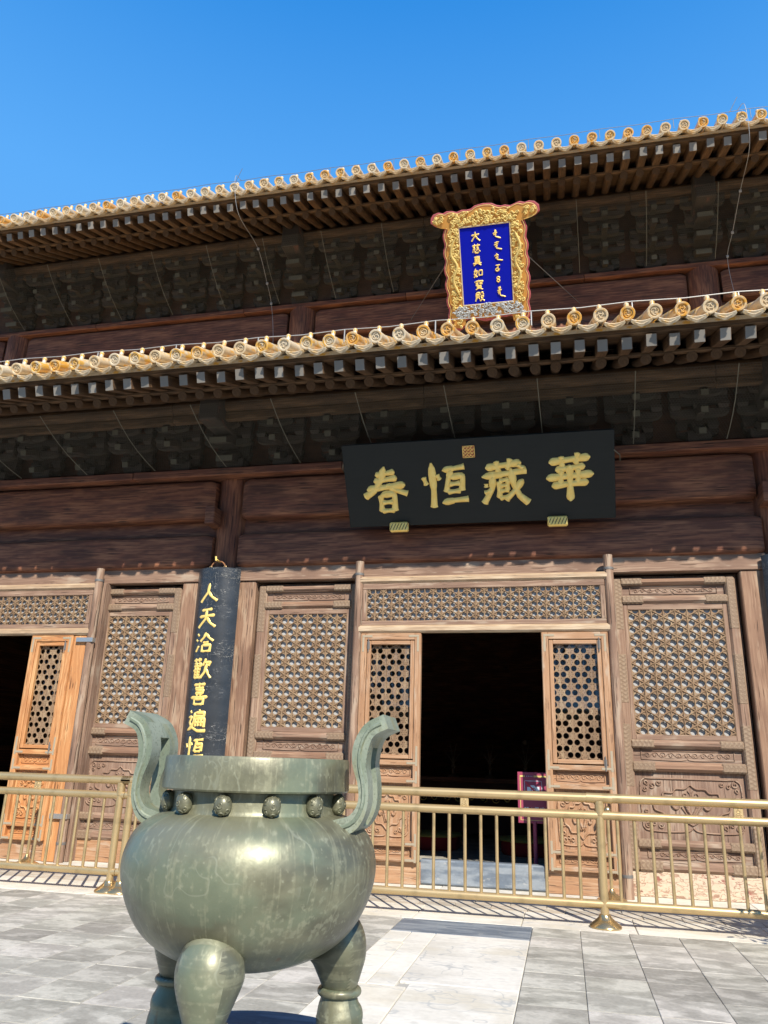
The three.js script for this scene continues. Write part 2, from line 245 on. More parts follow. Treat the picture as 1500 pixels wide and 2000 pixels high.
// ------------------------------------------------------------------ setting: courtyard ground and paving
structure('courtyard_ground', uvm(new THREE.PlaneGeometry(500, 500).rotateX(-Math.PI / 2), 'x', 0, 0), M.stone, [0, -.055, 0]);
const terrace = structure('terrace_bedding', span(-13, 9, -.052, -.016, -.6, 9.2, .002), M.mortar);
{
  const brickG = [], stoneM = [1, .9, 1.1, .97, 1.05, .83].map((k, i) => tint(M.stone, k, k * (1 - .01 * (i % 3)), k * (1 - .015 * (i % 2))));
  for (let i = 0; i < 8; i++) brickG.push(cbox(.4862, .045, .4845, .004, 'x'));
  for (let j = 0; j < 10; j++) for (let i = -18; i < 12; i++) {
    const x0 = .76 + i * .49 + (i < 0 ? 0 : .002), x = i < -3 ? -.65 - (-4 - i) * .49 - .245 : x0 + .245; if (i < 0 && i > -4) continue;
    const b = part('brick', brickG[Math.floor(rnd() * 8)], stoneM[Math.floor(rnd() * 6)], terrace, [x, -.0225 + rr(-.0015, .0015), 2.41 + j * .488 + .244]);
    b.rotation.set(rr(-.002, .002), rnd() < .5 ? Math.PI : 0, rr(-.002, .002));
  }
  // central path: bluestone sill, then cracked white slabs
  const path = (x0, x1, z0, z1, m, k = .006) => part('slab', span(x0 + .003, x1 - .003, -.045, rr(-.001, .003), z0 + .003, z1 - .003, k), m, terrace);
  path(-.65, .76, 2.41, 3.12, M.blue);
  const mar = [M.marble, tint(M.marble, .96, .96, .97), tint(M.marble, 1.03, 1.02, 1)];
  path(-.65, -.42, 3.12, 3.62, mar[0]); path(-.42, -.17, 3.12, 3.66, mar[1]); path(-.65, -.40, 3.62, 5.18, mar[2]); path(-.40, -.17, 3.66, 5.18, mar[0]); path(-.17, .76, 3.12, 5.02, mar[1]);
  path(-.65, -.08, 5.18, 7.28, mar[2]); path(-.08, .76, 5.02, 7.28, mar[0]);
  // stone strip under the railing, tan paving behind it, white stone at the foot of the wall
  for (let x = -12.6, k = 0; x < 8.5; k++) { const w = rr(1.1, 1.7); part('slab', span(x, x + w - .008, -.045, rr(-.002, .002), 1.475, 2.402, .006), mar[k % 3], terrace); x += w; }
  const tanG = [0, 1, 2, 3].map(() => cbox(.432, .04, .338, .004, 'x')), tanM = [M.tan, tint(M.tan, .9, .9, .9), tint(M.tan, 1.08, 1.06, 1.04)];
  for (let j = 0; j < 3; j++) for (let i = -22; i < 17; i++) part('paver', tanG[Math.floor(rnd() * 4)], tanM[Math.floor(rnd() * 3)], terrace, [i * .44 + (j % 2) * .22, -.021 + rr(-.001, .001), .63 + j * .345]);
  for (let x = -12.6, k = 0; x < 8.5; k++) { const w = rr(1.6, 2.4); part('slab', span(x, x + w - .008, -.045, rr(.001, .004), -.55, .452, .006), mar[(k + 1) % 3], terrace); x += w; }
}

// ------------------------------------------------------------------ the hall
const hall = thing('temple_hall', 'old dark timber temple hall with two tiled eaves and open latticed doorway', 'temple');
const H = (name, geo, m, pos, label) => part(name, geo, m, hall, pos, label);
const XL = -14, XR = 9.6;
// shell: interior walls, floor, ceiling and the walls behind brackets, all with thickness
H('inner_floor', span(XL, XR, -.05, .01, -15, -.56, .01), M.insideFloor);
H('ceiling', span(XL, XR, 6.45, 6.6, -15, -.5, .01), M.inside);
H('back_wall', span(XL, XR, 0, 13.5, -15.3, -15, .01), M.inside);
for (const x of [XL, XR]) { H('end_wall', span(x - .15, x + .15, 0, 6.5, -15, -.3, .01), M.inside); H('end_wall', span(x - .15, x + .15, 6.5, 13.6, -15, -3.2, .01), M.inside); }
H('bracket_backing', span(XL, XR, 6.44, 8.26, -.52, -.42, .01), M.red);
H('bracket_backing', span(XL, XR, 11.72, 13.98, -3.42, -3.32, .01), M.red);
H('upper_wall', span(XL, XR, 8.4, 10.95, -3.52, -3.42, .01), M.beam);
H('inner_roof', span(XL, XR, 13.55, 13.7, -15, -3.4, .01), M.inside);

// columns and beams of both storeys
const colX = [-12, -4.4, 4.4];
for (const x of colX) {
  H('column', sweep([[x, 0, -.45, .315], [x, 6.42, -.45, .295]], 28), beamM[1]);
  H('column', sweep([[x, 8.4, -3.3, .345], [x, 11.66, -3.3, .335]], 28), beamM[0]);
  H('column_base', lathe([[.001, .05], [.36, .05], [.42, .03], [.44, 0]], 28), M.marble, [x, 0, -.45]);
}
const bays = [[-12, -4.4], [-4.4, 4.4], [4.4, XR + .5], [XL - .3, -12]];
bays.forEach(([a, b], i) => {
  const x0 = a + .27, x1 = b - .25;
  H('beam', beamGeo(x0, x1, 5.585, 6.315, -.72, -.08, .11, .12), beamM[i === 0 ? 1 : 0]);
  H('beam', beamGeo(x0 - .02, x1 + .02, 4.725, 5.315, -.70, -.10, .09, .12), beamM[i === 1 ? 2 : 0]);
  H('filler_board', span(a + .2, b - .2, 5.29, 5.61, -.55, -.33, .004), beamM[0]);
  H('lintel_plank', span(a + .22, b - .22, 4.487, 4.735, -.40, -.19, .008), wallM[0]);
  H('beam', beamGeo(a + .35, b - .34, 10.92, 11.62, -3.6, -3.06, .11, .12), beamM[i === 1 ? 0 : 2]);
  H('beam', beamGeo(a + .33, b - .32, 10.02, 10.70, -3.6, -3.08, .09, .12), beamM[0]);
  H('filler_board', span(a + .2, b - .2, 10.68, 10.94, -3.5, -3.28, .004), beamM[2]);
});
for (let x = XL; x < XR; x += 3.9) { const e = Math.min(XR, x + 3.9) - .006; H('top_plate', span(x, e, 6.335, 6.47, -.72, .06, .012), beamM[0]); H('top_plate', span(x + .4, Math.min(XR, e + .4), 11.635, 11.755, -3.6, -2.98, .012), beamM[1]); }
H('beam_tenon', span(-4.70, -4.53, 5.44, 5.76, -.3, .10, .012), beamM[2]);
H('beam_tenon', span(4.18, 4.35, 5.44, 5.76, -.3, .10, .012), beamM[2]);

// ---- bracket sets
function twoTone(g, second) { // splits a shape into two material groups
  const p = g.attributes.position, n = g.attributes.normal, A = [], B = []; for (let i = 0; i < p.count; i += 3) (second(p, n, i) ? B : A).push(i);
  const pos = [], nor = [], uv = []; for (const i of [...A, ...B]) for (let k = 0; k < 3; k++) { pos.push(p.getX(i + k), p.getY(i + k), p.getZ(i + k)); nor.push(n.getX(i + k), n.getY(i + k), n.getZ(i + k)); uv.push(g.attributes.uv.getX(i + k), g.attributes.uv.getY(i + k)); }
  const o = new THREE.BufferGeometry(); o.setAttribute('position', new THREE.Float32BufferAttribute(pos, 3)); o.setAttribute('normal', new THREE.Float32BufferAttribute(nor, 3)); o.setAttribute('uv', new THREE.Float32BufferAttribute(uv, 2)); o.addGroup(0, A.length * 3, 0); o.addGroup(A.length * 3, B.length * 3, 1); return o;
}
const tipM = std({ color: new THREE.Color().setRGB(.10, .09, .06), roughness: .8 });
function douG(w, h, d) { // block with a tapered foot
  const top = cbox(w, h * .6, d, .006, 'x', [0, h * .7, 0]), p = [], a = w / 2, b = d / 2, c = a * .72, e = b * .72, y = h * .4;
  const q = (A, B, C, D) => p.push(...A, ...B, ...C, ...A, ...C, ...D);
  q([-c, 0, e], [c, 0, e], [a, y, b], [-a, y, b]); q([c, 0, -e], [-c, 0, -e], [-a, y, -b], [a, y, -b]); q([c, 0, e], [c, 0, -e], [a, y, -b], [a, y, b]); q([-c, 0, -e], [-c, 0, e], [-a, y, b], [-a, y, -b]); q([-c, 0, -e], [c, 0, -e], [c, 0, e], [-c, 0, e]);
  return merge([top, uvm(fromTris(p), 'x')]);
}
function gongG(L, h, w) { // arm along x with curved-up ends
  const s = new THREE.Shape(), a = L / 2; s.moveTo(-a, h); s.lineTo(a, h); s.lineTo(a, h * .55); s.quadraticCurveTo(a - .02, h * .1, a - .16, 0); s.lineTo(-a + .16, 0); s.quadraticCurveTo(-a + .02, h * .1, -a, h * .55); s.closePath();
  return uvm(new THREE.ExtrudeGeometry(s, { depth: w, bevelEnabled: false, curveSegments: 4 }).translate(0, 0, -w / 2), 'x');
}
function angG(len, h, w, drop) { // projecting arm along +z ending in a dropped beak
  const s = new THREE.Shape(); s.moveTo(-.1, 0); s.lineTo(-.1, h); s.lineTo(len - .1, h); s.lineTo(len + .14, h * .25 - drop); s.lineTo(len + .12, -drop - .05); s.lineTo(len - .14, 0); s.closePath();
  return twoTone(uvm(new THREE.ExtrudeGeometry(s, { depth: w, bevelEnabled: true, bevelSize: .006, bevelThickness: .006, bevelSegments: 1 }).translate(0, 0, -w / 2).rotateY(-Math.PI / 2), 'z'), (p, n, i) => p.getZ(i) > len - .08 && p.getZ(i + 1) > len - .08 && p.getZ(i + 2) > len - .08 && n.getZ(i) > .4);
}
const shared = { d0: douG(.36, .2, .34), d1: douG(.17, .115, .17), dBig: douG(.50, .2, .36), g1: gongG(.62, .12, .105), g2: gongG(.86, .12, .105), a: angG(.30, .12, .1, .05), aWide: angG(.30, .14, .30, .04) };
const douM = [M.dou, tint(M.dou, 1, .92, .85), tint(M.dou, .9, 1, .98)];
function bracketSet(big, tiers, step, rise) {
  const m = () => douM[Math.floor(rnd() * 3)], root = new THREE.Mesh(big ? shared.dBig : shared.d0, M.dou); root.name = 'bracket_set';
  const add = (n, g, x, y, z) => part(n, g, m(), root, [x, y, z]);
  for (let t = 0; t < tiers; t++) {
    const y = .16 + t * rise, z = t * step;
    const arm = part('nose', big ? shared.aWide : shared.a, [m(), tipM], root, [0, y, z]); if (t === tiers - 1) arm.scale.set(1, 1, .62);
    for (const k of [0, 1]) if (k === 0 || t > 0) {
      const zz = z - k * step * 1.0, g = (t + k) % 2 ? shared.g2 : shared.g1; add('bracket_arm', g, 0, y + .005, zz);
      for (const s of [-1, 0, 1]) if (!(s === 0 && k === 1)) add('bracket_block', shared.d1, s * ((t + k) % 2 ? .35 : .23), y + .125, zz);
    }
  }
  return root;
}
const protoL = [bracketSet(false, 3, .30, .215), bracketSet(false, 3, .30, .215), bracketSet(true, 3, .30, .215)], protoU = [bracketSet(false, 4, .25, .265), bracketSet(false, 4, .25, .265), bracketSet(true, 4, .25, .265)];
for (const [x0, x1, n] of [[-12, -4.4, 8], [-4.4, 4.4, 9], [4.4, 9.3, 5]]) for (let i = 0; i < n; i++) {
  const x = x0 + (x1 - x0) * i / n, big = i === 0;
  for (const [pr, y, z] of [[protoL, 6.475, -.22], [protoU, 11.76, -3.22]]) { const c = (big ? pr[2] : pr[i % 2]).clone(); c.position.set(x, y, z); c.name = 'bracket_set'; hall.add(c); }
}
for (const x of colX) { // beam heads over the columns
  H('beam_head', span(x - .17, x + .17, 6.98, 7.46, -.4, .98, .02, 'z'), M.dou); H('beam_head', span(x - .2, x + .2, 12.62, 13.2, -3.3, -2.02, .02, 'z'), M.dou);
}

// ---- eaves: one section used twice
const eaveTile = [0, 1, 2].map((k) => {
  const body = new THREE.LatheGeometry([[.001, -.008], [.062, -.008], [.067, .008], [.072, .013], [.093, .013], [.098, .006], [.094, -.10], [.090, -.52]].map((p) => new THREE.Vector2(p[0], p[1])), 20).rotateX(Math.PI / 2);
  const list = [toCreasedNormals(body, .6)];
  for (let i = 0; i < 3; i++) { const a = i * 2.1 + k * .8, q = []; for (let j = 0; j < 6; j++) { const t = j / 5, f = a + t * 3.4, r = .012 + .036 * Math.abs(Math.sin(t * 2.4 + k)); q.push([Math.cos(f) * r, Math.sin(f) * r]); } list.push(stroke(q, .008, .010, FLAT(0, 0, -.006), { even: true, n: 9 })); }
  return uvm(merge(list), 'x');
});
const nailCap = uvm(merge([lathe([[.001, .108], [.02, .103], [.034, .085], [.036, .068], [.03, .052], [.032, .035], [.03, 0]], 12)]), 'x');
const dripShape = new THREE.Shape(); dripShape.moveTo(-.125, .030); dripShape.quadraticCurveTo(0, -.022, .125, .030); dripShape.lineTo(.132, .004); dripShape.quadraticCurveTo(.118, -.020, .10, -.028); dripShape.quadraticCurveTo(.075, -.046, .055, -.050); dripShape.quadraticCurveTo(.03, -.064, 0, -.072); dripShape.quadraticCurveTo(-.03, -.064, -.055, -.050); dripShape.quadraticCurveTo(-.075, -.046, -.10, -.028); dripShape.quadraticCurveTo(-.118, -.020, -.132, .004); dripShape.closePath();
const dripG = [0, 1].map(() => {
  const plate = new THREE.ExtrudeGeometry(dripShape, { depth: .016, bevelEnabled: true, bevelSize: .004, bevelThickness: .004, bevelSegments: 1, curveSegments: 4 }).rotateX(.25), p = [];
  for (let i = 0; i < 6; i++) { const f = (t) => [-.125 + .25 * t, .030 - .052 * (1 - (2 * t - 1) ** 2)], a = f(i / 6), b = f((i + 1) / 6); for (const o of [0, .014]) p.push(a[0], a[1] - o, 0, b[0], b[1] - o, 0, b[0], b[1] - o, -.5, a[0], a[1] - o, 0, b[0], b[1] - o, -.5, a[0], a[1] - o, -.5); }
  return uvm(merge([plate, fromTris(p), stroke([[-.09, -.008], [-.04, -.030], [0, -.042], [.04, -.030], [.09, -.008]], .007, .008, FLAT(0, 0, .018), { even: true, n: 8 })]), 'x');
});
const endM = [.20, .18, .225].map((k) => std({ color: new THREE.Color().setRGB(k, k * .93, k * .82), roughness: .85 }));
const flyRafter = () => twoTone(cbox(.14, .168, 1.38, .006, 'z', [0, 0, -.69]), (p, n, i) => n.getZ(i) > .9); // squared rafter, pale weathered end face
const flyG = [flyRafter(), flyRafter(), flyRafter()], roundG = [0, 1, 2].map(() => sweep([[0, 0, 0, .074], [0, 0, -2.6, .078]], 14));
function eave(name, dy, dz, xa, xb, tileSp, tilePh, rafSp, rafPh) {
  // roof body with its pan surface
  const sl = (z0, y0, z1, y1, th) => { const p = []; const q = (A, B, C, D) => p.push(...A, ...B, ...C, ...A, ...C, ...D), c = (x, z, y) => [x, y + dy, z + dz]; q(c(xa, z0, y0), c(xb, z0, y0), c(xb, z1, y1), c(xa, z1, y1)); q(c(xa, z1, y1 - th), c(xb, z1, y1 - th), c(xb, z0, y0 - th), c(xa, z0, y0 - th)); q(c(xa, z0, y0 - th), c(xb, z0, y0 - th), c(xb, z0, y0), c(xa, z0, y0)); q(c(xb, z1, y1 - th), c(xa, z1, y1 - th), c(xa, z1, y1), c(xb, z1, y1)); return fromTris(p); };
  const up = dy > 0, zTop = up ? -9.5 : -3.3, yTop = up ? 13.4 : 10.1;
  const roof = H(name, uvm(sl(2.34, 7.235, zTop, yTop, .06), 'x'), M.worn);
  const A = .40, ca = Math.cos(A), sa = Math.sin(A); // pitch at the edge
  part('roof_boarding', uvm(merge([sl(2.24, 7.15, 1.25, 7.54, .03), sl(1.72, 7.150, -.6, 8.31, .03)]), 'x'), raftM[2], roof);
  part('fascia_board', span(xa, xb, 7.125 + dy, 7.235 + dy, 2.21 + dz, 2.30 + dz, .008), raftM[0], roof);
  part('rafter_strip', span(xa, xb, 7.108 + dy, 7.158 + dy, 1.66 + dz, 1.735 + dz, .008), raftM[0], roof);
  const n0 = Math.ceil((xa - tilePh) / tileSp), n1 = Math.floor((xb - tilePh) / tileSp), rows = [];
  for (let i = n0; i <= n1; i++) {
    const x = tilePh + i * tileSp, m = glazeM[Math.floor(rnd() * 4)], lift = .012 * Math.sin(i * .9) * rnd();
    const e = part('eave_tile', eaveTile[Math.floor(rnd() * 3)], m, roof, [x, 7.315 + dy + lift, 2.50 + dz]); e.rotation.set(A + rr(-.035, .035), rr(-.04, .04), rr(-.6, .6), 'YXZ');
    const cap = part('nail_cap', nailCap, glazeM[rnd() < .8 ? 0 : 3], roof, [x + rr(-.01, .01), 7.315 + dy + sa * .2 + .085 * ca + lift, 2.50 + dz - ca * .2 + .03]); cap.rotation.x = -A * .3;
    const d = part('drip_tile', dripG[i & 1], rnd() < .75 ? glazeM[1] : glazeM[3], roof, [x + tileSp / 2, 7.188 + dy + rr(-.006, .006), 2.485 + dz]); d.rotation.x = A * 1.1;
    const z0 = 2.02, y0 = 7.515; rows.push(rod([x, y0 + dy, z0 + dz], [x, yTop + .13 + dy, zTop + dz], .1, 8));
  }
  part('tile_row', uvm(merge(rows), 'z'), M.glaze, roof).userData.kind = 'stuff';
  const r0 = Math.ceil((xa - rafPh) / rafSp), r1 = Math.floor((xb - rafPh) / rafSp);
  for (let i = r0; i <= r1; i++) {
    const x = rafPh + i * rafSp, k = Math.floor(rnd() * 3);
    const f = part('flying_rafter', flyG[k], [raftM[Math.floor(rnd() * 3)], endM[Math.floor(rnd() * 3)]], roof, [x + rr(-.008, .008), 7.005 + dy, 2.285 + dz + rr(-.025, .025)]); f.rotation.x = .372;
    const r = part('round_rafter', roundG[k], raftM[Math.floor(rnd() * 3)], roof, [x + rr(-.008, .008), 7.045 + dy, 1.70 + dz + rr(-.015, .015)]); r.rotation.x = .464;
  }
  for (let x = xa; x < xb - .1; x += 4.4) { const e = Math.min(xb, x + 4.39); part('purlin', sweep([[x, 7.37 + dy, .6 + dz, .135], [e, 7.37 + dy, .6 + dz, .135]], 18), raftM[1], roof); part('purlin_board', span(x, e, 7.10 + dy, 7.235 + dy, .54 + dz, .66 + dz, .01), raftM[0], roof); }
  return roof;
}
eave('lower_roof', 0, 0, XL, XR, .3391, 3.563, .3041, 1.886);
eave('upper_roof', 5.78, -3.06, XL - .6, XR + .6, .3325, 1.492, .3, 3.084);

// ---- openwork lattice: pierced plate of triangles with round openings, raised ribs on top
function lattice(x0, x1, y0, y1, s, fx = 0, fy = 0, ribs = true) {
  const a = s * 2 / Math.sqrt(3), tri = new THREE.Shape(); tri.moveTo(0, 0); tri.lineTo(s, a / 2); tri.lineTo(0, a); tri.closePath();
  const hole = (cx, cy, r, n, ph = 0) => { const h = new THREE.Path(); for (let i = 0; i < n; i++) { const t = ph - i / n * Math.PI * 2, x = cx + Math.cos(t) * r, y = cy + Math.sin(t) * r; i ? h.lineTo(x, y) : h.moveTo(x, y); } h.closePath(); tri.holes.push(h); };
  hole(s / 3, a / 2, s / 3 * .82, 14);
  for (const [px, py] of [[0, 0], [s, a / 2], [0, a]]) { const dx = s / 3 - px, dy = a / 2 - py, l = Math.hypot(dx, dy), k = .24 * s; hole(px + dx / l * k, py + dy / l * k, .055 * s, 3, Math.atan2(dy, dx)); }
  const one = new THREE.ExtrudeGeometry(tri, { depth: .018, bevelEnabled: false }).translate(0, 0, -.018); one.deleteAttribute('uv');
  const R = one, L = one.clone().scale(-1, 1, 1), flip = (g) => { const p = g.attributes.position.array; for (let i = 0; i < p.length; i += 9) for (let k = 0; k < 3; k++) { const t = p[i + k]; p[i + k] = p[i + 3 + k]; p[i + 3 + k] = t; } g.computeVertexNormals(); return g; }; flip(L);
  const list = []; const i0 = Math.floor(-fx - .001), n = Math.ceil((x1 - x0) / s) + 1;
  for (let i = i0; i < n; i++) {
    const X = x0 + (i + fx) * s, off = (((i % 2) + 2) % 2) * a / 2;
    for (let k = -2; k < (y1 - y0) / a + 2; k++) { const Y = y0 + (k + fy) * a + off; if (X < x1 && X + s > x0) { if (Y < y1 && Y + a > y0) list.push(R.clone().translate(X, Y, 0)); if (Y + 1.5 * a > y0 && Y + a / 2 < y1) list.push(L.clone().translate(X + s, Y + a / 2, 0)); } }
  }
  let g = clip(merge(list), 1, y0, y1); if (fx || Math.abs((x1 - x0) / s - Math.round((x1 - x0) / s)) > .01) g = clip(g, 0, x0, x1);
  const all = [uvm(g, 'y')];
  if (ribs) {
    const bar = (xa, ya, xb, yb) => { const l = Math.hypot(xb - xa, yb - ya), b = cbox(l, .0135, .014, .004, 'x'); b.rotateZ(Math.atan2(yb - ya, xb - xa)).translate((xa + xb) / 2, (ya + yb) / 2, .006); return b; };
    const dg = [];
    for (let i = i0; i <= n; i++) { const X = x0 + (i + fx) * s; if (X > x0 - .001 && X < x1 + .001) dg.push(bar(X, y0, X, y1)); }
    const W = x1 - x0, m = (a / 2) / s; // diagonal slope
    for (let k = -Math.ceil(W * m / a) - 2; k < (y1 - y0) / a + Math.ceil(W * m / a) + 2; k++) for (const sg of [1, -1]) {
      const yA = y0 + (k + fy) * a - sg * fx * a / 2, pts = []; let xa = x0, xb = x1, ya = yA, yb = yA + sg * W * m;
      const lim = (Y) => x0 + (Y - yA) / (sg * m); if (ya < y0) { if (sg < 0) continue; xa = lim(y0); ya = y0; } if (ya > y1) { if (sg > 0) continue; xa = lim(y1); ya = y1; } if (yb > y1) { xb = lim(y1); yb = y1; } if (yb < y0) { xb = lim(y0); yb = y0; }
      if (xb - xa > .03 && xa >= x0 - .001 && xb <= x1 + .001) dg.push(bar(xa, ya, xb, yb));
    }
    all.push(merge(dg));
  }
  return merge(all);
}
// ---- carved relief patterns, drawn as raised strokes
const spiral = (cx, cy, r, turns, a0, dir = 1) => { const q = []; for (let i = 0; i <= 9; i++) { const t = i / 9, a = a0 + dir * t * turns * Math.PI * 2; q.push([cx + Math.cos(a) * r * (1 - t * .78), cy + Math.sin(a) * r * (1 - t * .78)]); } return q; };
function carveSkirt(w, h, z) { // ogee cartouche, ruyi scroll, corner foliage, border
  const L = [], f = FLAT(0, 0, z), ln = (q, k = .012, hh = .018) => L.push(stroke(q, k, hh, f, { even: true }));
  const a = w / 2, b = h / 2, c = Math.min(.06, a * .3); ln([[-a, -b + c], [-a, b - c], [-a + c * .4, b - c * .4], [-a + c, b]]); ln([[-a + c, b], [0, b], [a - c, b]]); ln([[a - c, b], [a - c * .4, b - c * .4], [a, b - c], [a, -b + c]]); ln([[a, -b + c], [a - c * .4, -b + c * .4], [a - c, -b], [.05 * w, -b], [0, -b + .04]]); ln([[-a, -b + c], [-a + c * .4, -b + c * .4], [-a + c, -b], [-.05 * w, -b], [0, -b + .04]]);
  const A = a * .74, B = b * .78;
  for (const s of [-1, 1]) {
    ln([[0, B], [s * A * .16, B * .8], [s * A * .40, B * .78], [s * A * .5, B * .60], [s * A * .74, B * .58], [s * A * .78, B * .36], [s * A, B * .2], [s * A * 1.0, -B * .25], [s * A * .78, -B * .42], [s * A * .66, -B * .66], [s * A * .3, -B * .7], [0, -B]], .014, .024);
    ln([[0, -B * .55], [s * A * .12, -B * .2], [s * A * .2, B * .1], [s * A * .42, B * .2], [s * A * .52, -B * .02], [s * A * .42, -B * .2], [s * A * .32, -B * .08]], .020, .026); ln([[s * A * .1, -B * .6], [s * A * .2, -B * .3], [s * A * .28, -B * .1]], .010);
    ln(spiral(s * A * .14, B * .48, .05 * w, 1.1, s > 0 ? 2 : 1.1, s), .008);
    for (const t of [-1, 1]) for (let i = 0; i < 5; i++) { const e = rr(.05, .07) * Math.min(1.2, h); const px = i < 3 ? a - .07 - i * .085 * Math.min(1, w) : a - .06, py = i < 3 ? b - .06 - (i % 2) * .03 : b - .14 - (i - 3) * .11; if (px > .05 && py > 0) ln(spiral(s * px, t * py, e * (1 - i * .08), 1.2, rnd() * 6, rnd() < .5 ? 1 : -1), .010, .018); }
  }
  ln([[0, B * .3], [0, B * .62]], .014, .014);
  return uvm(merge(L), 'x');
}
function carveStrip(w, h, z) {
  const L = [], f = FLAT(0, 0, z), ln = (q, k = .007, hh = .013) => L.push(stroke(q, k, hh, f, { even: true })), a = w / 2, b = h / 2;
  ln([[-a, -b], [-a, b], [-a, b]]); ln([[a, -b], [a, b]]); ln([[-a, b], [0, b], [a, b]], .005); ln([[-a, -b], [-.02, -b], [0, -b * .7], [.02, -b], [a, -b]], .005);
  const n = Math.max(4, Math.round(w / .11)); for (let i = 0; i < n; i++) { const x = -a + (i + .75) * w / (n + .5); ln(spiral(x, rr(-.004, .004), h * .34, 1.15, i % 2 ? 0 : Math.PI, i % 2 ? 1 : -1), .0065, .010); if (i) ln([[x - w / n * .75, (i % 2 ? -1 : 1) * h * .22], [x - w / n * .4, (i % 2 ? 1 : -1) * h * .12], [x - .01, (i % 2 ? 1 : -1) * h * .28]], .005, .008); }
  return uvm(merge(L), 'x');
}
// ---- fixed door panel with lattice, carved skirt and bronze corner fittings; built at z = 0 facing +z, x from 0 to w
function doorPanel(x, w, mirror, n) {
  const wm = wallM[0], st = .15, g = merge([span(0, st, .33, 4.42, -.09, .020, .034, 'y'), span(w - st, w, .33, 4.42, -.09, .020, .034, 'y')]);
  const p = H('door_panel', g, wm, [x, 0, -.30]), c = (nm, geo, m, z, lb) => part(nm, geo, m, p, z, lb);
  const rails = [[4.305, 4.418], [4.022, 4.142], [1.935, 2.052], [1.622, 1.752], [.618, .735], [.328, .462]];
  for (const [a, b] of rails) {
    c('rail', span(st - .02, w - st + .02, a, b, -.07, .028, .040, 'x'), wallM[Math.floor(rnd() * 2)]);
    for (const s of [0, 1]) c('corner_fitting', span(s ? w - st - .30 : st - .03, s ? w - st + .03 : st + .30, a - .002, b + .002, -.02, .0325, .040, 'x'), M.fit);
  }
  for (const s of [0, 1]) for (const [a, b] of [[3.62, 4.418], [2.55, 3.28], [1.40, 2.28], [.33, .95]]) c('corner_fitting', span(s ? w - st + .012 : .012, s ? w - .012 : st - .012, a, b, -.02, .0255, .030, 'y'), M.fit);
  for (const [a, b] of [[4.142, 4.305], [1.752, 1.935], [.462, .618]]) { c('strip_panel', span(st - .01, w - st + .01, a - .005, b + .005, -.06, -.045, .003, 'x'), wallM[2]); c('carving', carveStrip(w - 2 * st - .22, b - a - .065, 0), wallM[0], [w / 2, (a + b) / 2, -.045]); }
  c('skirt_panel', span(st - .01, w - st + .01, .73, 1.63, -.075, -.055, .003, 'y'), wallM[2]); c('carving', carveSkirt(w - 2 * st - .14, .68, 0), wallM[0], [w / 2, 1.19, -.055]);
  const lx0 = st + .055, lx1 = w - st - .055, fr = merge([span(st, lx0, 2.052, 4.022, -.065, -.012, .006, 'y'), span(lx1, w - st, 2.052, 4.022, -.065, -.012, .006, 'y'), span(lx0, lx1, 3.93, 4.022, -.065, -.0125, .006, 'x'), span(lx0, lx1, 2.052, 2.125, -.065, -.0125, .006, 'x')]);
  c('lattice_frame', fr, wallM[0]);
  c('lattice', lattice(lx0, lx1, 2.12, 3.935, (lx1 - lx0) / n, 0, .25), M.lat, [0, 0, -.028]);
  c('pane', span(st, w - st, 2.06, 4.01, -.085, -.072, .001), M.pane);
  c('base_board', span(-.02, w + .02, 0.006, .324, -.09, -.012, .004, 'x'), x > 1 ? M.peel : M.leaf, undefined, x > 1 ? 'base board with cracked and peeling pale paint' : undefined);
  return p;
}
doorPanel(1.98, 1.76, false, 8); doorPanel(-3.76, 1.76, true, 8); doorPanel(-6.72, 1.55, false, 7); doorPanel(-11.23, 1.55, true, 7); doorPanel(5.10, 1.55, true, 7);
for (const [a, b] of [[3.805, 4.13], [-4.13, -3.79], [-5.13, -4.80], [-11.6, -11.26], [4.72, 5.07]]) H('jamb', span(a, b, .006, 4.484, -.46, -.22, .014, 'y'), wallM[1]);
H('wall_boarding', span(6.66, XR, .006, 4.484, -.5, -.40, .004, 'y'), wallM[2]); H('wall_boarding', span(XL, -12.3, .006, 4.484, -.5, -.40, .004, 'y'), wallM[2]);
// behind the fixed panels the inside is closed by the shutters' backs
for (const [a, b] of [[1.98, 3.8], [-3.8, -2.0], [-6.74, -5.1], [-11.3, -9.6], [4.7, 6.7]]) H('shutter_back', span(a, b, 0.01, 4.484, -.52, -.47, .004, 'y'), M.wall);

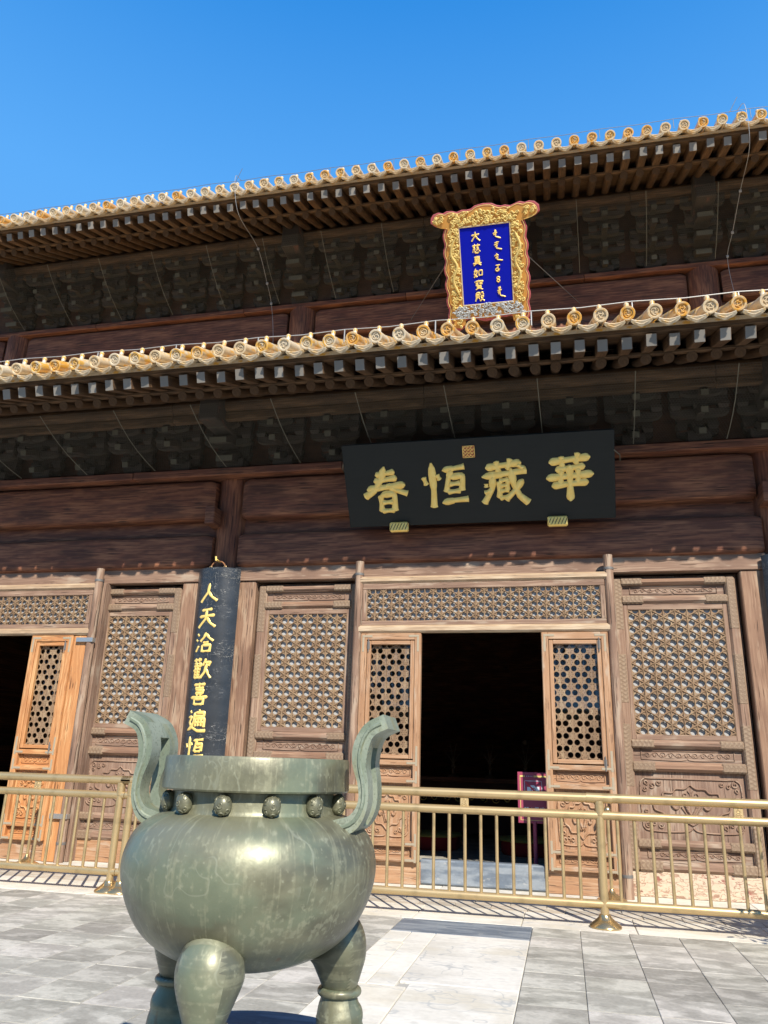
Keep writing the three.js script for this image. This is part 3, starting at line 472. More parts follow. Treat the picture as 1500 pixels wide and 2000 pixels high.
// ---- door frame standing in front of the panels: round posts, bars, transom, two leaves
function latticeLeaf(x, w, frame, y0, col, bright, hingeRight) {
  const p = H('door_leaf', merge([span(0, .10, y0, 3.545, -.06, .05, .010, 'y'), span(w - .10, w, y0, 3.545, -.06, .05, .010, 'y')]), col[0], [x, 0, 0]), c = (n, g, m, z) => part(n, g, m, p, z);
  for (const [a, b] of [[3.44, 3.545], [1.60, 1.675], [1.35, 1.425], [.50, .575], [y0, .36]]) c('rail', span(.095, w - .095, a, b, -.055, .048, .008, 'x'), col[1]);
  c('sash', merge([span(.105, .165, 1.69, 3.43, -.03, .040, .008, 'y'), span(w - .165, w - .105, 1.69, 3.43, -.03, .040, .008, 'y'), span(.165, w - .165, 3.37, 3.43, -.03, .0395, .008, 'x'), span(.165, w - .165, 1.69, 1.75, -.03, .0395, .008, 'x')]), col[0]);
  const gx0 = .16, gx1 = w - .16;
  c('lattice', lattice(gx0, gx1, 1.74, 3.38, .15, .62, .4, false), M.lat, [0, 0, -.03]);
  c('pane', new THREE.PlaneGeometry(gx1 - gx0 + .02, 1.66), M.glass, [w / 2, 2.56, -.07]);
  if (!bright) { const gl = new THREE.PlaneGeometry(gx1 - gx0, 1.62, 24, 60), q = gl.attributes.position; for (let i = 0; i < q.count; i++) q.setZ(i, .0035 * Math.sin(q.getX(i) * 38 + Math.sin(q.getY(i) * 5)) * Math.exp(-(((q.getY(i) - .38) / .25) ** 2))); gl.computeVertexNormals(); c('glass', gl, M.glass, [w / 2, 2.56, .012]); }
  for (const [a, b] of [[1.425, 1.60], [.36, .50]]) { c('strip_panel', span(.09, w - .09, a - .005, b + .005, -.045, -.03, .003, 'x'), col[2]); c('carving', carveStrip(w - .30, b - a - .07, 0), col[0], [w / 2, (a + b) / 2, -.03]); }
  c('skirt_panel', span(.09, w - .09, .565, 1.36, -.045, -.028, .003, 'y'), col[2]); c('carving', carveSkirt(w - .32, .66, 0), col[0], [w / 2, .965, -.028]);
  for (const yy of [3.50, 1.635, 1.385, .537, .325]) for (const s of [0, 1]) { const l = .16; c('corner_plate', merge([span(s ? w - .03 - l : .03, s ? w - .03 : .03 + l, yy - .016, yy + .016, .046, .0535, .002), span(s ? w - .062 : .03, s ? w - .03 : .062, yy > 3 ? yy - .24 : yy > 1.5 ? yy - .04 : yy - .03, yy > 3 ? yy - .017 : yy > 1.5 ? yy + .24 : yy + .14, .0462, .0533, .002)]), M.bracketPlate); }
  for (const yy of [3.36, 1.70]) c('bolt', merge([rod([hingeRight ? w - .13 : .13, yy - .1, .055], [hingeRight ? w - .13 : .13, yy + .1, .055], .008, 8), span(hingeRight ? w - .15 : .11, hingeRight ? w - .11 : .15, yy - .06, yy + .06, .042, .05, .003)]), M.iron);
  c('kick_board', span(-.02, w + .02, .006, y0 - .003, -.10, -.035, .004, 'x'), M.leaf);
  return p;
}
function doorFrame(cx, half, leafW, col, bright, fill) {
  const f = H('door_frame', merge([span(cx - half, cx + half, 4.342, 4.452, -.05, .062, .030, 'x'), span(cx - half, cx + half, 3.553, 3.672, -.05, .062, .030, 'x')]), M.pale);
  for (const s of [-1, 1]) { const x = cx + s * half; part('post', sweep([[x, .004, 0, .072], [x, 2.3, 0, .069], [x, 4.712, 0, .068]], 18), wallM[0], f); for (const y of [4.50, .28]) part('post_band', lathe([[.0725, -.02], [.0755, -.017], [.0755, .017], [.0725, .02]], 18), M.iron, f, [x, y, 0]); }
  const a = cx - half + .07, b = cx + half - .07;
  part('transom_frame', merge([span(a, b, 4.245, 4.345, -.04, .030, .008, 'x'), span(a, b, 3.668, 3.745, -.04, .030, .008, 'x'), span(a, a + .07, 3.745, 4.245, -.04, .0295, .008, 'y'), span(b - .07, b, 3.745, 4.245, -.04, .0295, .008, 'y')]), wallM[0], f);
  const w = b - a - .14, n = Math.round(w / .131); part('transom_lattice', lattice(a + .07, b - .07, 3.74, 4.25, w / n, 0, .1), M.lat, f, [0, 0, .005]); part('pane', span(a + .05, b - .05, 3.72, 4.27, -.05, -.036, .001), M.pane, f);
  for (const s of [-1, 1]) { const x0 = s > 0 ? cx + half - .07 - leafW - fill : cx - half + .07 + fill; latticeLeaf(x0, leafW, f, .30, col, bright, s > 0); if (fill) { const fx = s > 0 ? cx + half - .07 - fill : cx - half + .07; H('filler_post', span(fx + .004, fx + fill - .004, .006, 3.548, -.14, .02, .012, 'y'), col[1]); } }
  const ow = half - .07 - leafW - fill; return ow;
}
doorFrame(-.005, 1.93, .955, [M.leaf, M.leaf, tint(M.leaf, .96, .95, .95)], false, 0);
doorFrame(-8.2, 1.59, .80, [M.fresh, M.fresh, tint(M.fresh, .96, .94, .92)], true, .24);
for (const y of [3.43, .64]) H('strap', span(-6.84, -6.53, y, y + .075, -.02, .078, .004), M.steel, undefined, 'grey steel strap tying the orange post to the old one');
H('threshold', span(-.915, .895, .01, .335, -.30, -.09, .02, 'x'), M.blue); H('threshold', span(-8.62, -7.78, .01, .335, -.30, -.09, .02, 'x'), M.blue);
for (const [a, b] of [[-2.0, -1.86], [1.86, 2.0], [-6.75, -6.53], [-9.86, -9.65]]) H('reveal', span(a, b, .006, 4.484, -.46, -.10, .006, 'y'), wallM[2]);
H('door_head', span(-2, 2, 4.25, 4.484, -.46, -.12, .006, 'x'), wallM[2]); H('door_head', span(-9.85, -6.55, 4.25, 4.484, -.46, -.12, .006, 'x'), wallM[2]);

// ------------------------------------------------------------------ lettering, as brush strokes on a 100 x 100 grid, y down
const GLYPH = {
  chun: '30 20 72 14|26 33 76 27|10 50 92 42|50 2 42 28 26 52 4 66|52 40 68 52 96 62|38 62 38 99|38 62 66 60 66 98|40 79 64 78|38 97 66 96', heng: '8 32 14 50|26 3 28 60 26 98|36 28 42 40|48 20 72 17 94 14|66 20 60 36 54 66|62 36 88 32 86 64|60 50 84 48|56 66 84 64|44 88 70 84 99 82',
  cang: '14 20 86 12|36 6 40 30|64 2 58 26|6 38 50 34 96 28|28 38 26 62 8 94|14 52 14 60|10 72 24 66|40 48 40 84|40 48 60 45|42 58 58 57|58 46 56 68|42 69 60 67|40 84 62 80|64 22 68 52 80 80 98 96|88 46 74 66 52 88|78 16 90 24', hua: '10 20 90 12|34 8 36 30|66 2 62 26|22 36 80 30|4 52 96 46|34 36 32 66|66 34 66 64|14 68 86 62|50 26 50 100',
  da: '8 36 92 28|50 2 46 40 8 96|50 40 70 72 96 94', ci: '30 2 38 12|70 0 60 12|8 20 92 16|36 22 20 36 36 44 16 58 40 56|70 20 56 36 72 42 52 58 78 56|16 72 10 86|32 68 38 90 66 92 70 80|50 68 54 76|78 66 90 80', zhen: '20 14 80 10|50 0 50 22|28 24 28 72|28 24 72 24 72 72|30 38 70 38|30 50 70 50|30 62 70 62|4 76 96 74|36 80 12 98|64 80 90 96',
  ru: '26 4 18 40 8 60 40 92|6 34 46 28|40 30 32 64 6 96|58 28 58 80|58 28 92 26 90 80|58 76 90 74', bao: '50 0 50 8|10 14 8 26|10 14 92 12 86 24|16 32 44 30|16 44 44 42|14 56 46 54|30 32 30 56|56 30 86 28|54 42 90 40|70 30 70 54|30 62 30 86|30 62 70 62 70 86|32 70 68 70|32 78 68 78|30 86 70 86|36 88 14 99|64 88 88 99',
  dian: '12 10 44 8 44 26 12 28|12 10 12 60 2 96|18 38 48 36|14 56 52 54|26 30 26 56|38 30 38 56|24 60 12 78|36 60 48 76|62 6 58 34|62 6 84 6 84 28 94 30|56 46 88 44 72 76 50 96|62 52 76 78 98 94',
  ren: '52 4 46 44 8 92|46 40 66 66 96 86', tian: '22 16 78 10|10 46 92 38|50 14 46 54 8 96|50 46 70 74 98 92', qia: '10 10 20 20|4 36 14 44|6 92 22 64|58 4 48 26 30 44|58 8 74 28 96 42|46 50 74 48|42 62 42 94|42 62 82 60 80 92|44 90 80 88',
  huan: '4 16 50 12|16 6 16 24|36 4 36 22|8 30 24 30 24 42 8 42|30 30 46 30 46 42 30 42|18 48 6 64|14 56 14 96|14 58 48 56|16 70 44 69|16 82 44 81|14 94 50 92|30 46 30 92|70 8 56 40|64 26 92 22 84 40|76 30 68 66 48 94|74 52 84 76 98 94', xi: '20 10 80 6|50 0 50 24|28 24 74 22|30 32 70 32 68 46 32 46|38 50 42 58|62 50 56 58|6 66 94 62|28 72 28 98|28 72 74 70 72 97|30 95 72 94',
  bian: '14 8 22 18|6 36 24 34 14 58 24 72|4 92 24 78 60 94 98 92|62 2 66 10|40 16 86 14 86 30 42 32|40 16 38 50 28 74|46 42 46 76|46 42 88 40 88 78|60 42 60 74|74 42 74 74|46 58 86 57', he: '10 10 20 20|4 36 14 44|6 92 22 64|34 14 96 10|82 14 82 90 70 84|42 36 42 66|42 36 64 34 62 62|44 62 62 60',
  jin: '4 16 46 14|24 2 24 46|22 18 4 40|26 18 44 36|54 16 98 14|76 2 76 46|74 18 54 40|78 18 98 38|28 52 74 52|8 66 94 66|50 66 50 96 42 92|32 74 20 92|68 74 82 90', zhi: '52 6 52 90|52 42 84 42|24 36 24 90|6 91 96 91', zhao: '10 8 10 58|10 8 40 8 40 58|12 32 38 32|10 58 40 58|50 8 88 8 86 28 78 26|66 8 62 24 48 36|54 40 54 62|54 40 86 40 86 62 54 62|12 76 6 94|34 76 38 92|58 76 64 92|82 74 92 92', xiang: '4 30 44 28|24 4 24 96|22 34 4 66|26 38 42 56|56 10 56 94|56 10 92 10 92 94|58 36 90 36|58 62 90 62|56 90 92 90',
};
function glyph(key, cx, cy, size, width, height, map, even) {
  const list = GLYPH[key].split('|').map((s, i) => {
    const n = s.trim().split(/\s+/).map(Number), raw = []; for (let k = 0; k < n.length; k += 2) raw.push([cx + (n[k] - 50) / 100 * size, cy - (n[k + 1] - 50) / 100 * size]);
    const pts = [raw[0]]; for (let k = 1; k < raw.length; k++) { const a = raw[k - 1], b = raw[k]; if (raw.length > 2 && k < raw.length) pts.push([a[0] * .12 + b[0] * .88, a[1] * .12 + b[1] * .88]); pts.push(b); }
    const len = raw.slice(1).reduce((t, p, k) => t + Math.hypot(p[0] - raw[k][0], p[1] - raw[k][1]), 0), dense = GLYPH[key].length > 260 ? .78 : 1;
    return stroke(pts, width * dense * (even ? 1 : Math.min(1.15, .7 + len / size * .6)), height * (1 + i * .03), map, { even, n: even ? Math.max(6, pts.length * 3) : 18 });
  });
  return uvm(merge(list), 'x');
}

// ------------------------------------------------------------------ black horizontal plaque over the doorway
{
  const th = Math.atan2(.75, 1.125), g = thing('name_plaque', 'long black lacquer plaque with four big gilt characters, leaning out over the doorway', 'plaque', [0, 5.235, .2]);
  const b = part('board', cbox(4.14, 1.352, .07, .008, 'x', [0, .676, -.035]), M.plaque, g); b.rotation.x = th;
  const f = FLAT(0, 0, .001);
  [['chun', .157, .545], ['heng', .382, .525], ['cang', .605, .525], ['hua', .842, .50]].forEach(([k, u, v]) => part('character', glyph(k, (u - .5) * 4.14, (1 - v) * 1.352, .76, .056, .024, f), M.gilt, b));
  const seal = part('seal', cbox(.19, .19, .02, .004, 'x', [(.482 - .5) * 4.14, (1 - .155) * 1.352, .008]), M.deepRed, b);
  { const L = []; for (let i = 0; i < 3; i++) for (let j = 0; j < 3; j++) { const cx = (.482 - .5) * 4.14 + (i - 1) * .052, cy = (1 - .155) * 1.352 + (j - 1) * .052; L.push(stroke([[cx - .02, cy - .018], [cx - .02, cy + .018], [cx + .018, cy + .018]], .006, .006, FLAT(0, 0, .017), { even: true, n: 5 }), stroke([[cx + .018, cy + .004], [cx + .018, cy - .018], [cx - .006, cy - .018], [cx - .004, cy]], .006, .0065, FLAT(0, 0, .017), { even: true, n: 6 })); } const o = .088, c0 = (.482 - .5) * 4.14, c1 = (1 - .155) * 1.352; for (const [x0, y0, x1, y1] of [[-o, -o, o, -o], [o, -o, o, o], [o, o, -o, o], [-o, o, -o, -o]]) L.push(stroke([[c0 + x0, c1 + y0], [c0 + x1, c1 + y1]], .006, .007, FLAT(0, 0, .017), { even: true, n: 4 })); part('seal_script', uvm(merge(L), 'x'), M.gilt, seal); }
  for (const x of [-1.25, 1.21]) {
    const k = part('support', cbox(.30, .155, .10, .02, 'x', [x, -.03, .05]), M.gilt, g), L = []; for (let i = 0; i < 6; i++) { const a = -.12 + i * .048; L.push(stroke([[a - .02, -.055], [a + .03, .055]], .006, .006, FLAT(x, -.03, .1), { even: true, n: 4 })); } part('fret', uvm(merge(L), 'x'), tint(M.fit, .5, .4, .3), k); k.rotation.x = .1;
  }
  for (const s of [-1, 1]) part('hanging_cord', sweep([[s * 2.06, .85, .62, .009], [s * 2.16, .9, .3, .009], [s * 2.2, .98, -.15, .009]], 6), M.cord, g);
}

// ------------------------------------------------------------------ blue plaque under the upper eave
{
  const th = 32 * Math.PI / 180, g = thing('vertical_plaque', 'blue plaque with gilt writing in two columns and a carved gold frame edged in red', 'plaque', [.05, 10.46, -1.75]);
  const out = [[-1.03, 1.71], [-.98, 1.775], [-.88, 1.80], [-.79, 1.775], [-.72, 1.805], [-.62, 1.80], [-.52, 1.77], [-.42, 1.80], [-.32, 1.79], [-.24, 1.80], [-.16, 1.85], [0, 1.875], [.16, 1.86], [.26, 1.81], [.34, 1.79], [.42, 1.80], [.52, 1.775], [.60, 1.80], [.70, 1.83], [.80, 1.80], [.88, 1.82], [.98, 1.80], [1.06, 1.73], [1.07, 1.63], [.99, 1.57], [.89, 1.54], [.80, 1.52]];
  const side = []; for (let i = 0; i <= 28; i++) { const t = i / 28, y = 1.5 - t * 1.88; side.push([.765 + .045 * Math.abs(Math.sin(t * Math.PI * 6)) + .03 * Math.sin(t * Math.PI), y]); }
  const foot = [[.80, -.40], [.76, -.485], [.64, -.50], [.52, -.44], [.50, -.32], [.42, -.27], [.34, -.295], [.26, -.28], [.16, -.32], [.05, -.345], [0, -.33]];
  const s = new THREE.Shape(); const all = [...out, ...side, ...foot, ...foot.slice(0, -1).reverse().map(([x, y]) => [-x, y]), ...side.slice().reverse().map(([x, y]) => [-x, y]), [-.80, 1.52], [-.89, 1.54], [-.97, 1.57], [-1.04, 1.63]];
  all.forEach(([x, y], i) => (i ? s.lineTo(x, y) : s.moveTo(x, y))); s.closePath();
  const edge = part('frame', uvm(new THREE.ExtrudeGeometry(s, { depth: .12, bevelEnabled: true, bevelSize: .008, bevelThickness: .008, bevelSegments: 1 }).translate(0, 0, -.10), 'x'), M.redLac, g); edge.rotation.x = th;
  const s2 = new THREE.Shape(); all.forEach(([x, y], i) => { const cx = x * (Math.abs(x) > .82 && y > 1.5 ? .945 : .93), cy = .74 + (y - .74) * .955; i ? s2.lineTo(cx, cy) : s2.moveTo(cx, cy); }); s2.closePath(); const hole = new THREE.Path(); hole.moveTo(-.5, -.01); hole.lineTo(-.5, 1.475); hole.lineTo(.5, 1.475); hole.lineTo(.5, -.01); hole.closePath(); s2.holes.push(hole);
  part('gilt_ground', uvm(new THREE.ExtrudeGeometry(s2, { depth: .02, bevelEnabled: false }).translate(0, 0, .03), 'x'), tint(M.gilt2, .62, .42, .30), edge);
  // carved clouds and dragons: dense scrolls over the red ground
  const L = [], L2 = []; const put = (x, y, r, low) => { const q = rnd() < .55 ? spiral(x, y, r, rr(.8, 1.3), rnd() * 6.3, rnd() < .5 ? 1 : -1) : [[x - r, y + rr(-r, r) * .6], [x - r * .3, y + rr(-r, r)], [x + r * .3, y + rr(-r, r)], [x + r, y + rr(-r, r) * .6]]; (low ? L2 : L).push(stroke(q, rr(.010, .017), rr(.02, .032), FLAT(0, 0, .048), { even: true, n: 9 })); };
  for (let i = 0; i < 260; i++) { const y = rr(-.24, 1.46), x = rr(.535, .70) * (i & 1 ? 1 : -1); put(x, y, rr(.025, .045), y < -.06); }
  for (let i = 0; i < 130; i++) put(rr(-.66, .66), rr(1.50, 1.70 + (rnd() < .3 ? .06 : 0)), rr(.025, .045)); for (let i = 0; i < 26; i++) put(rr(.78, .98) * (i & 1 ? 1 : -1), rr(1.60, 1.72), rr(.025, .04)); for (let i = 0; i < 120; i++) put(rr(-.62, .62), rr(-.24, -.03), rr(.025, .045), true); for (let i = 0; i < 16; i++) put(rr(.55, .72) * (i & 1 ? 1 : -1), rr(-.42, -.26), .03);
  for (const t of [-1, 1]) L.push(stroke([[t * .56, .2], [t * .66, .5], [t * .57, .75], [t * .68, 1.0], [t * .58, 1.3]], .028, .045, FLAT(0, 0, .048), { even: true, n: 18 }));
  part('carving', uvm(merge(L), 'x'), M.gilt2, edge); part('carving', uvm(merge(L2), 'x'), std({ color: new THREE.Color().setRGB(.42, .44, .44), roughness: .5, metalness: .2 }), edge, undefined, 'carved wave band along the foot of the frame, glare painted in as silver');  // lowest scrolls coloured silver: the glare on the gilding is painted in
  part('outline', uvm(merge([[out.map(([x, y]) => [x * .955, .74 + (y - .74) * .968])], [side.map(([x, y]) => [x - .035, y])], [side.map(([x, y]) => [-x + .035, y])]].map(([q]) => stroke(q, .008, .012, FLAT(0, 0, .046), { even: true, n: 70 }))), 'x'), M.gilt2, edge);
  const blue = part('panel', cbox(.985, 1.462, .05, .004, 'x', [0, .732, .02]), M.blueLac, edge);
  part('bead', merge([span(-.505, .505, 1.463, 1.490, .02, .064, .006), span(-.505, .505, -.026, 0, .02, .064, .006), span(-.512, -.486, 0, 1.463, .02, .063, .006), span(.486, .512, 0, 1.463, .02, .063, .006)]), M.cream, edge);
  ['da', 'ci', 'zhen', 'ru', 'bao', 'dian'].forEach((k, i) => part('character', glyph(k, (.318 - .5) * .985 + i * .004, 1.462 * (1 - .125 - i * .1565), .188, .0150, .012, FLAT(0, 0, .0455)), M.gilt, blue));
  const W = [[[0, 0, 4, 3, 6, 0, 3, -4, 0, -2], [3, 3, 3, 22], [-8, 8, 12, 6], [-6, 14, 8, 12], [3, 22, 26, 30]], [[6, -6, 4, 22], [-4, 0, 16, -4], [-6, 8, 12, 4], [-2, 16, 10, 12], [4, 22, 28, 28]], [[2, -6, 3, 20], [-8, 6, 4, 0, 10, 4], [-4, 14, 10, 10], [3, 20, 28, 26]], [[-6, -4, 14, -5], [4, -4, 4, 20], [4, 6, -6, 12, -2, 20, 6, 18, 12, 10]], [[2, -6, -4, 0, 2, 6, 8, 0, 2, -6], [2, 6, -4, 12, 2, 18, 8, 12, 2, 6]], [[4, -10, 0, -6, 4, -2, 8, -6, 4, -10], [4, -2, 6, 26], [-6, 6, 14, 2], [-4, 14, 4, 8], [-2, 20, 6, 14], [6, 26, 30, 34]]];
  const LL = []; W.forEach((wd, i) => wd.forEach((q) => { const pts = []; for (let k = 0; k < q.length; k += 2) pts.push([(.70 - .5) * .985 + q[k] * .0045 + i * .004, 1.462 * (1 - .085 - i * .150) - q[k + 1] * .0045]); LL.push(stroke(pts, .0125, .012 + LL.length * .0002, FLAT(0, 0, .0455), { even: true })); }));
  part('script', uvm(merge(LL), 'x'), M.gilt, blue);
  for (const t of [-1, 1]) part('stay_rod', rod([t * .72, .75, .52], [t * 1.9, .62, -1.42], .006, 6), M.iron, g);
}

// ------------------------------------------------------------------ curved couplet boards on the columns
function couplet(x, label, keys) {
  const R = .46, y0 = 1.02, y1 = 4.668, hw = .94, g = thing('couplet_board', label, 'couplet board', [x, y0, -.385]); const N = 18, sh = [];
  const s = new THREE.Shape(); for (let i = 0; i <= N; i++) { const a = -hw + 2 * hw * i / N; i ? s.lineTo(Math.sin(a) * R, -Math.cos(a) * R) : s.moveTo(Math.sin(a) * R, -Math.cos(a) * R); } for (let i = N; i >= 0; i--) { const a = -hw + 2 * hw * i / N; s.lineTo(Math.sin(a) * (R - .035), -Math.cos(a) * (R - .035)); } s.closePath();
  let geo = toCreasedNormals(new THREE.ExtrudeGeometry(s, { depth: y1 - y0, bevelEnabled: true, bevelSize: .006, bevelThickness: .006, bevelSegments: 1, steps: 1 }).rotateX(-Math.PI / 2).translate(0, 0, 0), .5); geo = geo.index ? geo.toNonIndexed() : geo;
  const p = geo.attributes.position, uv = new Float32Array(p.count * 2); for (let i = 0; i < p.count; i++) { uv[i * 2] = Math.atan2(p.getX(i), p.getZ(i)) * R + 1; uv[i * 2 + 1] = p.getY(i); } geo.setAttribute('uv', new THREE.BufferAttribute(uv, 2));
  const b = part('board', geo, M.lacq, g);
  const bend = (u, v, h) => { const a = u / R; return [Math.sin(a) * (R + .006 + h), v, Math.cos(a) * (R + .006 + h)]; };
  keys.forEach((k, i) => part('character', glyph(k, -.075, y1 - y0 - .44 - i * .41, .355, .0245, .009, bend), M.gilt, b));
  part('hanging_ring', new THREE.TorusGeometry(.13, .012, 8, 24, Math.PI).translate(0, y1 - y0 + .0, .36), tint(M.fit, 1.4, .9, .6), g); part('hook', merge([rod([0, y1 - y0 + .13, .30], [-.01, y1 - y0 + .135, .44], .018, 8), rod([-.01, y1 - y0 + .12, .44], [-.02, y1 - y0 + .19, .45], .018, 8)]), M.gilt, g);
  for (const t of [-1, 1]) part('eyelet', new THREE.TorusGeometry(.022, .007, 6, 12).translate(t * .13, y1 - y0 + .02, .37), M.brass, g);
}
couplet(-4.415, 'curved black lacquer board with vertical gilt writing on the column beside the bronze burner', ['ren', 'tian', 'qia', 'huan', 'xi', 'bian', 'heng', 'he']);
couplet(4.47, 'curved black lacquer board on the column past the peeling base board', []);

// ------------------------------------------------------------------ bird netting over the brackets, with tie cords
{
  const N = 128, d = new Uint8Array(N * N * 4);
  for (let y = 0; y < N; y++) for (let x = 0; x < N; x++) { // two rows of hexagonal cells
    const u = x / N * 2, v = y / N * 2; let best = 9, second = 9;
    for (let i = -1; i <= 3; i++) for (let j = -1; j <= 3; j++) { const cx = i + (((j % 2) + 2) % 2) * .5, dx = u - cx, dy = (v - j) * .9, q = Math.hypot(dx, dy); if (q < best) { second = best; best = q; } else if (q < second) second = q; }
    const o = (y * N + x) * 4, a = second - best < .075 ? 255 : 0; d[o] = d[o + 1] = d[o + 2] = a; d[o + 3] = 255;
  }
  const t = new THREE.DataTexture(d, N, N); t.wrapS = t.wrapT = THREE.RepeatWrapping; t.magFilter = THREE.LinearFilter; t.repeat.set(1 / .085, 1 / .085); t.needsUpdate = true;
  const m = std({ color: new THREE.Color().setRGB(.075, .072, .055), roughness: .8, alphaMap: t, transparent: true, side: THREE.DoubleSide });
  const net = (label, xa, xb, A, B, sag, cords) => {
    const g = thing('bird_net', label, 'net'), nx = 40, ny = 10, pos = [], uv = [], idx = [], len = Math.hypot(A[0] - B[0], A[1] - B[1]);
    const at = (x, s) => { const w = sag * Math.sin(s * Math.PI) * (1 + .25 * Math.sin(x * 2.1)); return [x, A[0] + (B[0] - A[0]) * s - w * .7, A[1] + (B[1] - A[1]) * s + w * .5]; };
    for (let i = 0; i <= nx; i++) for (let j = 0; j <= ny; j++) { const x = xa + (xb - xa) * i / nx, s = j / ny; pos.push(...at(x, s)); uv.push(x, s * len); }
    for (let i = 0; i < nx; i++) for (let j = 0; j < ny; j++) { const a = i * (ny + 1) + j, b = a + ny + 1; idx.push(a, a + 1, b, b, a + 1, b + 1); }
    const geo = new THREE.BufferGeometry(); geo.setAttribute('position', new THREE.Float32BufferAttribute(pos, 3)); geo.setAttribute('uv', new THREE.Float32BufferAttribute(uv, 2)); geo.setIndex(idx); geo.computeVertexNormals(); part('mesh', geo, m, g);
    for (const x of cords) part('tie_cord', sweep([0, .2, .4, .6, .8, 1].map((s) => { const p = at(x + s * .05, s); return [p[0], p[1] - .012, p[2] + .012, .0065]; }), 5, false), M.cord, g);
  };
  const seq = (a, b, s) => { const q = []; for (let x = a; x < b; x += s) q.push(x); return q; };
  net('fine wire bird net stretched over the brackets of the lower eave', XL + .2, XR - .2, [6.985, 1.52], [6.475, .09], .10, seq(-12.6, 9, 1.36));
  net('fine wire bird net stretched over the brackets under the upper eave, behind the blue plaque', XL, XR, [12.70, -1.75], [11.77, -2.94], .10, seq(-13.1, 9.3, 1.36));
}

// ------------------------------------------------------------------ lightning conductors along both eaves
function conductor(label, y, z, xa, xb, sp, r, m, droops) {
  const g = thing('lightning_conductor', label, 'conductor'); const pts = []; for (let x = xa; x <= xb; x += sp / 4) pts.push([x, y + .012 * Math.cos((x - xa) / sp * Math.PI * 2) + .01 * Math.sin(x * .7), z, r]);
  part('wire', sweep(pts, 6, true), m, g); for (let x = xa; x <= xb; x += sp) part('support_rod', rod([x, y - .22, z + .01], [x, y + .005, z], r * 1.2, 6), m, g);
  for (const q of droops) { part('down_lead', sweep(new THREE.CatmullRomCurve3(q.map((p) => V(...p))).getPoints(60).map((p) => [p.x, p.y, p.z, .0055]), 6), M.wireWhite, g); part('spike', sweep([[q[0][0] - .14, 13.45, -.80, .006], [q[0][0] + .02, 13.74, -.74, .005]], 6), M.iron, g); for (const k of [4, 5, 6]) if (q[k]) part('clip', cbox(.05, .05, .03, .005, 'x', q[k]), M.steel, g); }
}
const up = (x) => [[x - .02, 13.46, -.78], [x + .01, 13.30, -.46], [x + .03, 13.0, -.42], [x + .06, 12.5, -.62], [x + .10, 12.38, -1.7], [x + .06, 12.0, -2.45], [x + .02, 11.75, -2.88], [x + .1, 10.6, -2.98], [x + .02, 10.0, -2.9]];
conductor('pale lightning wire on short rods above the lower eave tiles', 7.72, 2.1, XL, XR, 1.36, .008, M.wireWhite, []);
conductor('dark lightning wire above the upper eave tiles with two leads down the wall', 13.46, -.78, XL, XR, 1.36, .005, M.iron, [up(-5.1), up(4.84)]);

// ------------------------------------------------------------------ brass railing, three lengths
function railing(label, x0, x1, postEnds, plates, first) {
  const g = thing('railing', label, 'railing', [0, 0, 2.145], 'brass railing lengths across the front of the hall');
  part('top_rail', sweep([[x0, 1.312, 0, .0500], [x1, 1.312, 0, .0500]], 18), M.brass, g); part('middle_rail', sweep([[x0, 1.13, 0, .046], [x1, 1.13, 0, .046]], 18), M.brass, g); part('bottom_rail', sweep([[x0, .228, 0, .044], [x1, .228, 0, .044]], 18), M.brass, g);
  for (const x of postEnds) { part('post', sweep([[x, .10, 0, .044], [x, .95, 0, .047], [x, 1.27, 0, .047]], 18), M.brass, g); part('post_collar', merge([sweep([[x - .14, 1.312, 0, .0545], [x + .14, 1.312, 0, .0545]], 18), lathe([[.052, 1.13], [.052, 1.285]], 18).translate(x, 0, 0)]), M.brass, g); part('post_foot', lathe([[.168, 0], [.172, .012], [.165, .028], [.105, .072], [.068, .105], [.060, .128], [.046, .130]], 28).translate(x, 0, 0), M.brassBright, g); }
  let k = 0; for (let x = first; x < x1 - .07; x += .1823) if (!postEnds.some((p) => Math.abs(p - x) < .07) && x > x0 + .05) part('baluster', rod([x, .25, 0], [x, 1.11, 0], .0185, 10), M.brass, g);
  for (const x of plates) { const p = part('ornament_plate', cbox(.098, .155, .02, .006, 'y', [x, 1.222, .004]), mat(T.brass, .45, .0004, { metalness: .3 }), g), L = [stroke(spiral(x - .02, 1.185, .018, 1, 0), .004, .004, FLAT(0, 0, .014), { even: true, n: 8 }), stroke(spiral(x + .02, 1.185, .018, 1, 3, -1), .004, .004, FLAT(0, 0, .014), { even: true, n: 8 }), stroke([[x - .02, 1.225], [x, 1.25], [x + .02, 1.225], [x, 1.215], [x - .018, 1.223]], .004, .004, FLAT(0, 0, .014), { even: true, n: 10 }), stroke([[x, 1.25], [x, 1.278]], .004, .004, FLAT(0, 0, .014), { even: true, n: 4 })]; part('relief', uvm(merge(L), 'x'), M.brass, p); }
}
railing('brass tube railing length in front of the orange wood door leaf', -10.4, -4.37, [-4.44], [-5.66], -10.31);
railing('brass tube railing length in front of the open doorway, behind the burner', -4.36, 1.52, [-4.29], [-2.8, .003], -4.185);
railing('brass tube railing length in front of the peeling base board', 1.53, 7.4, [1.526, 7.35], [2.985], 1.708);

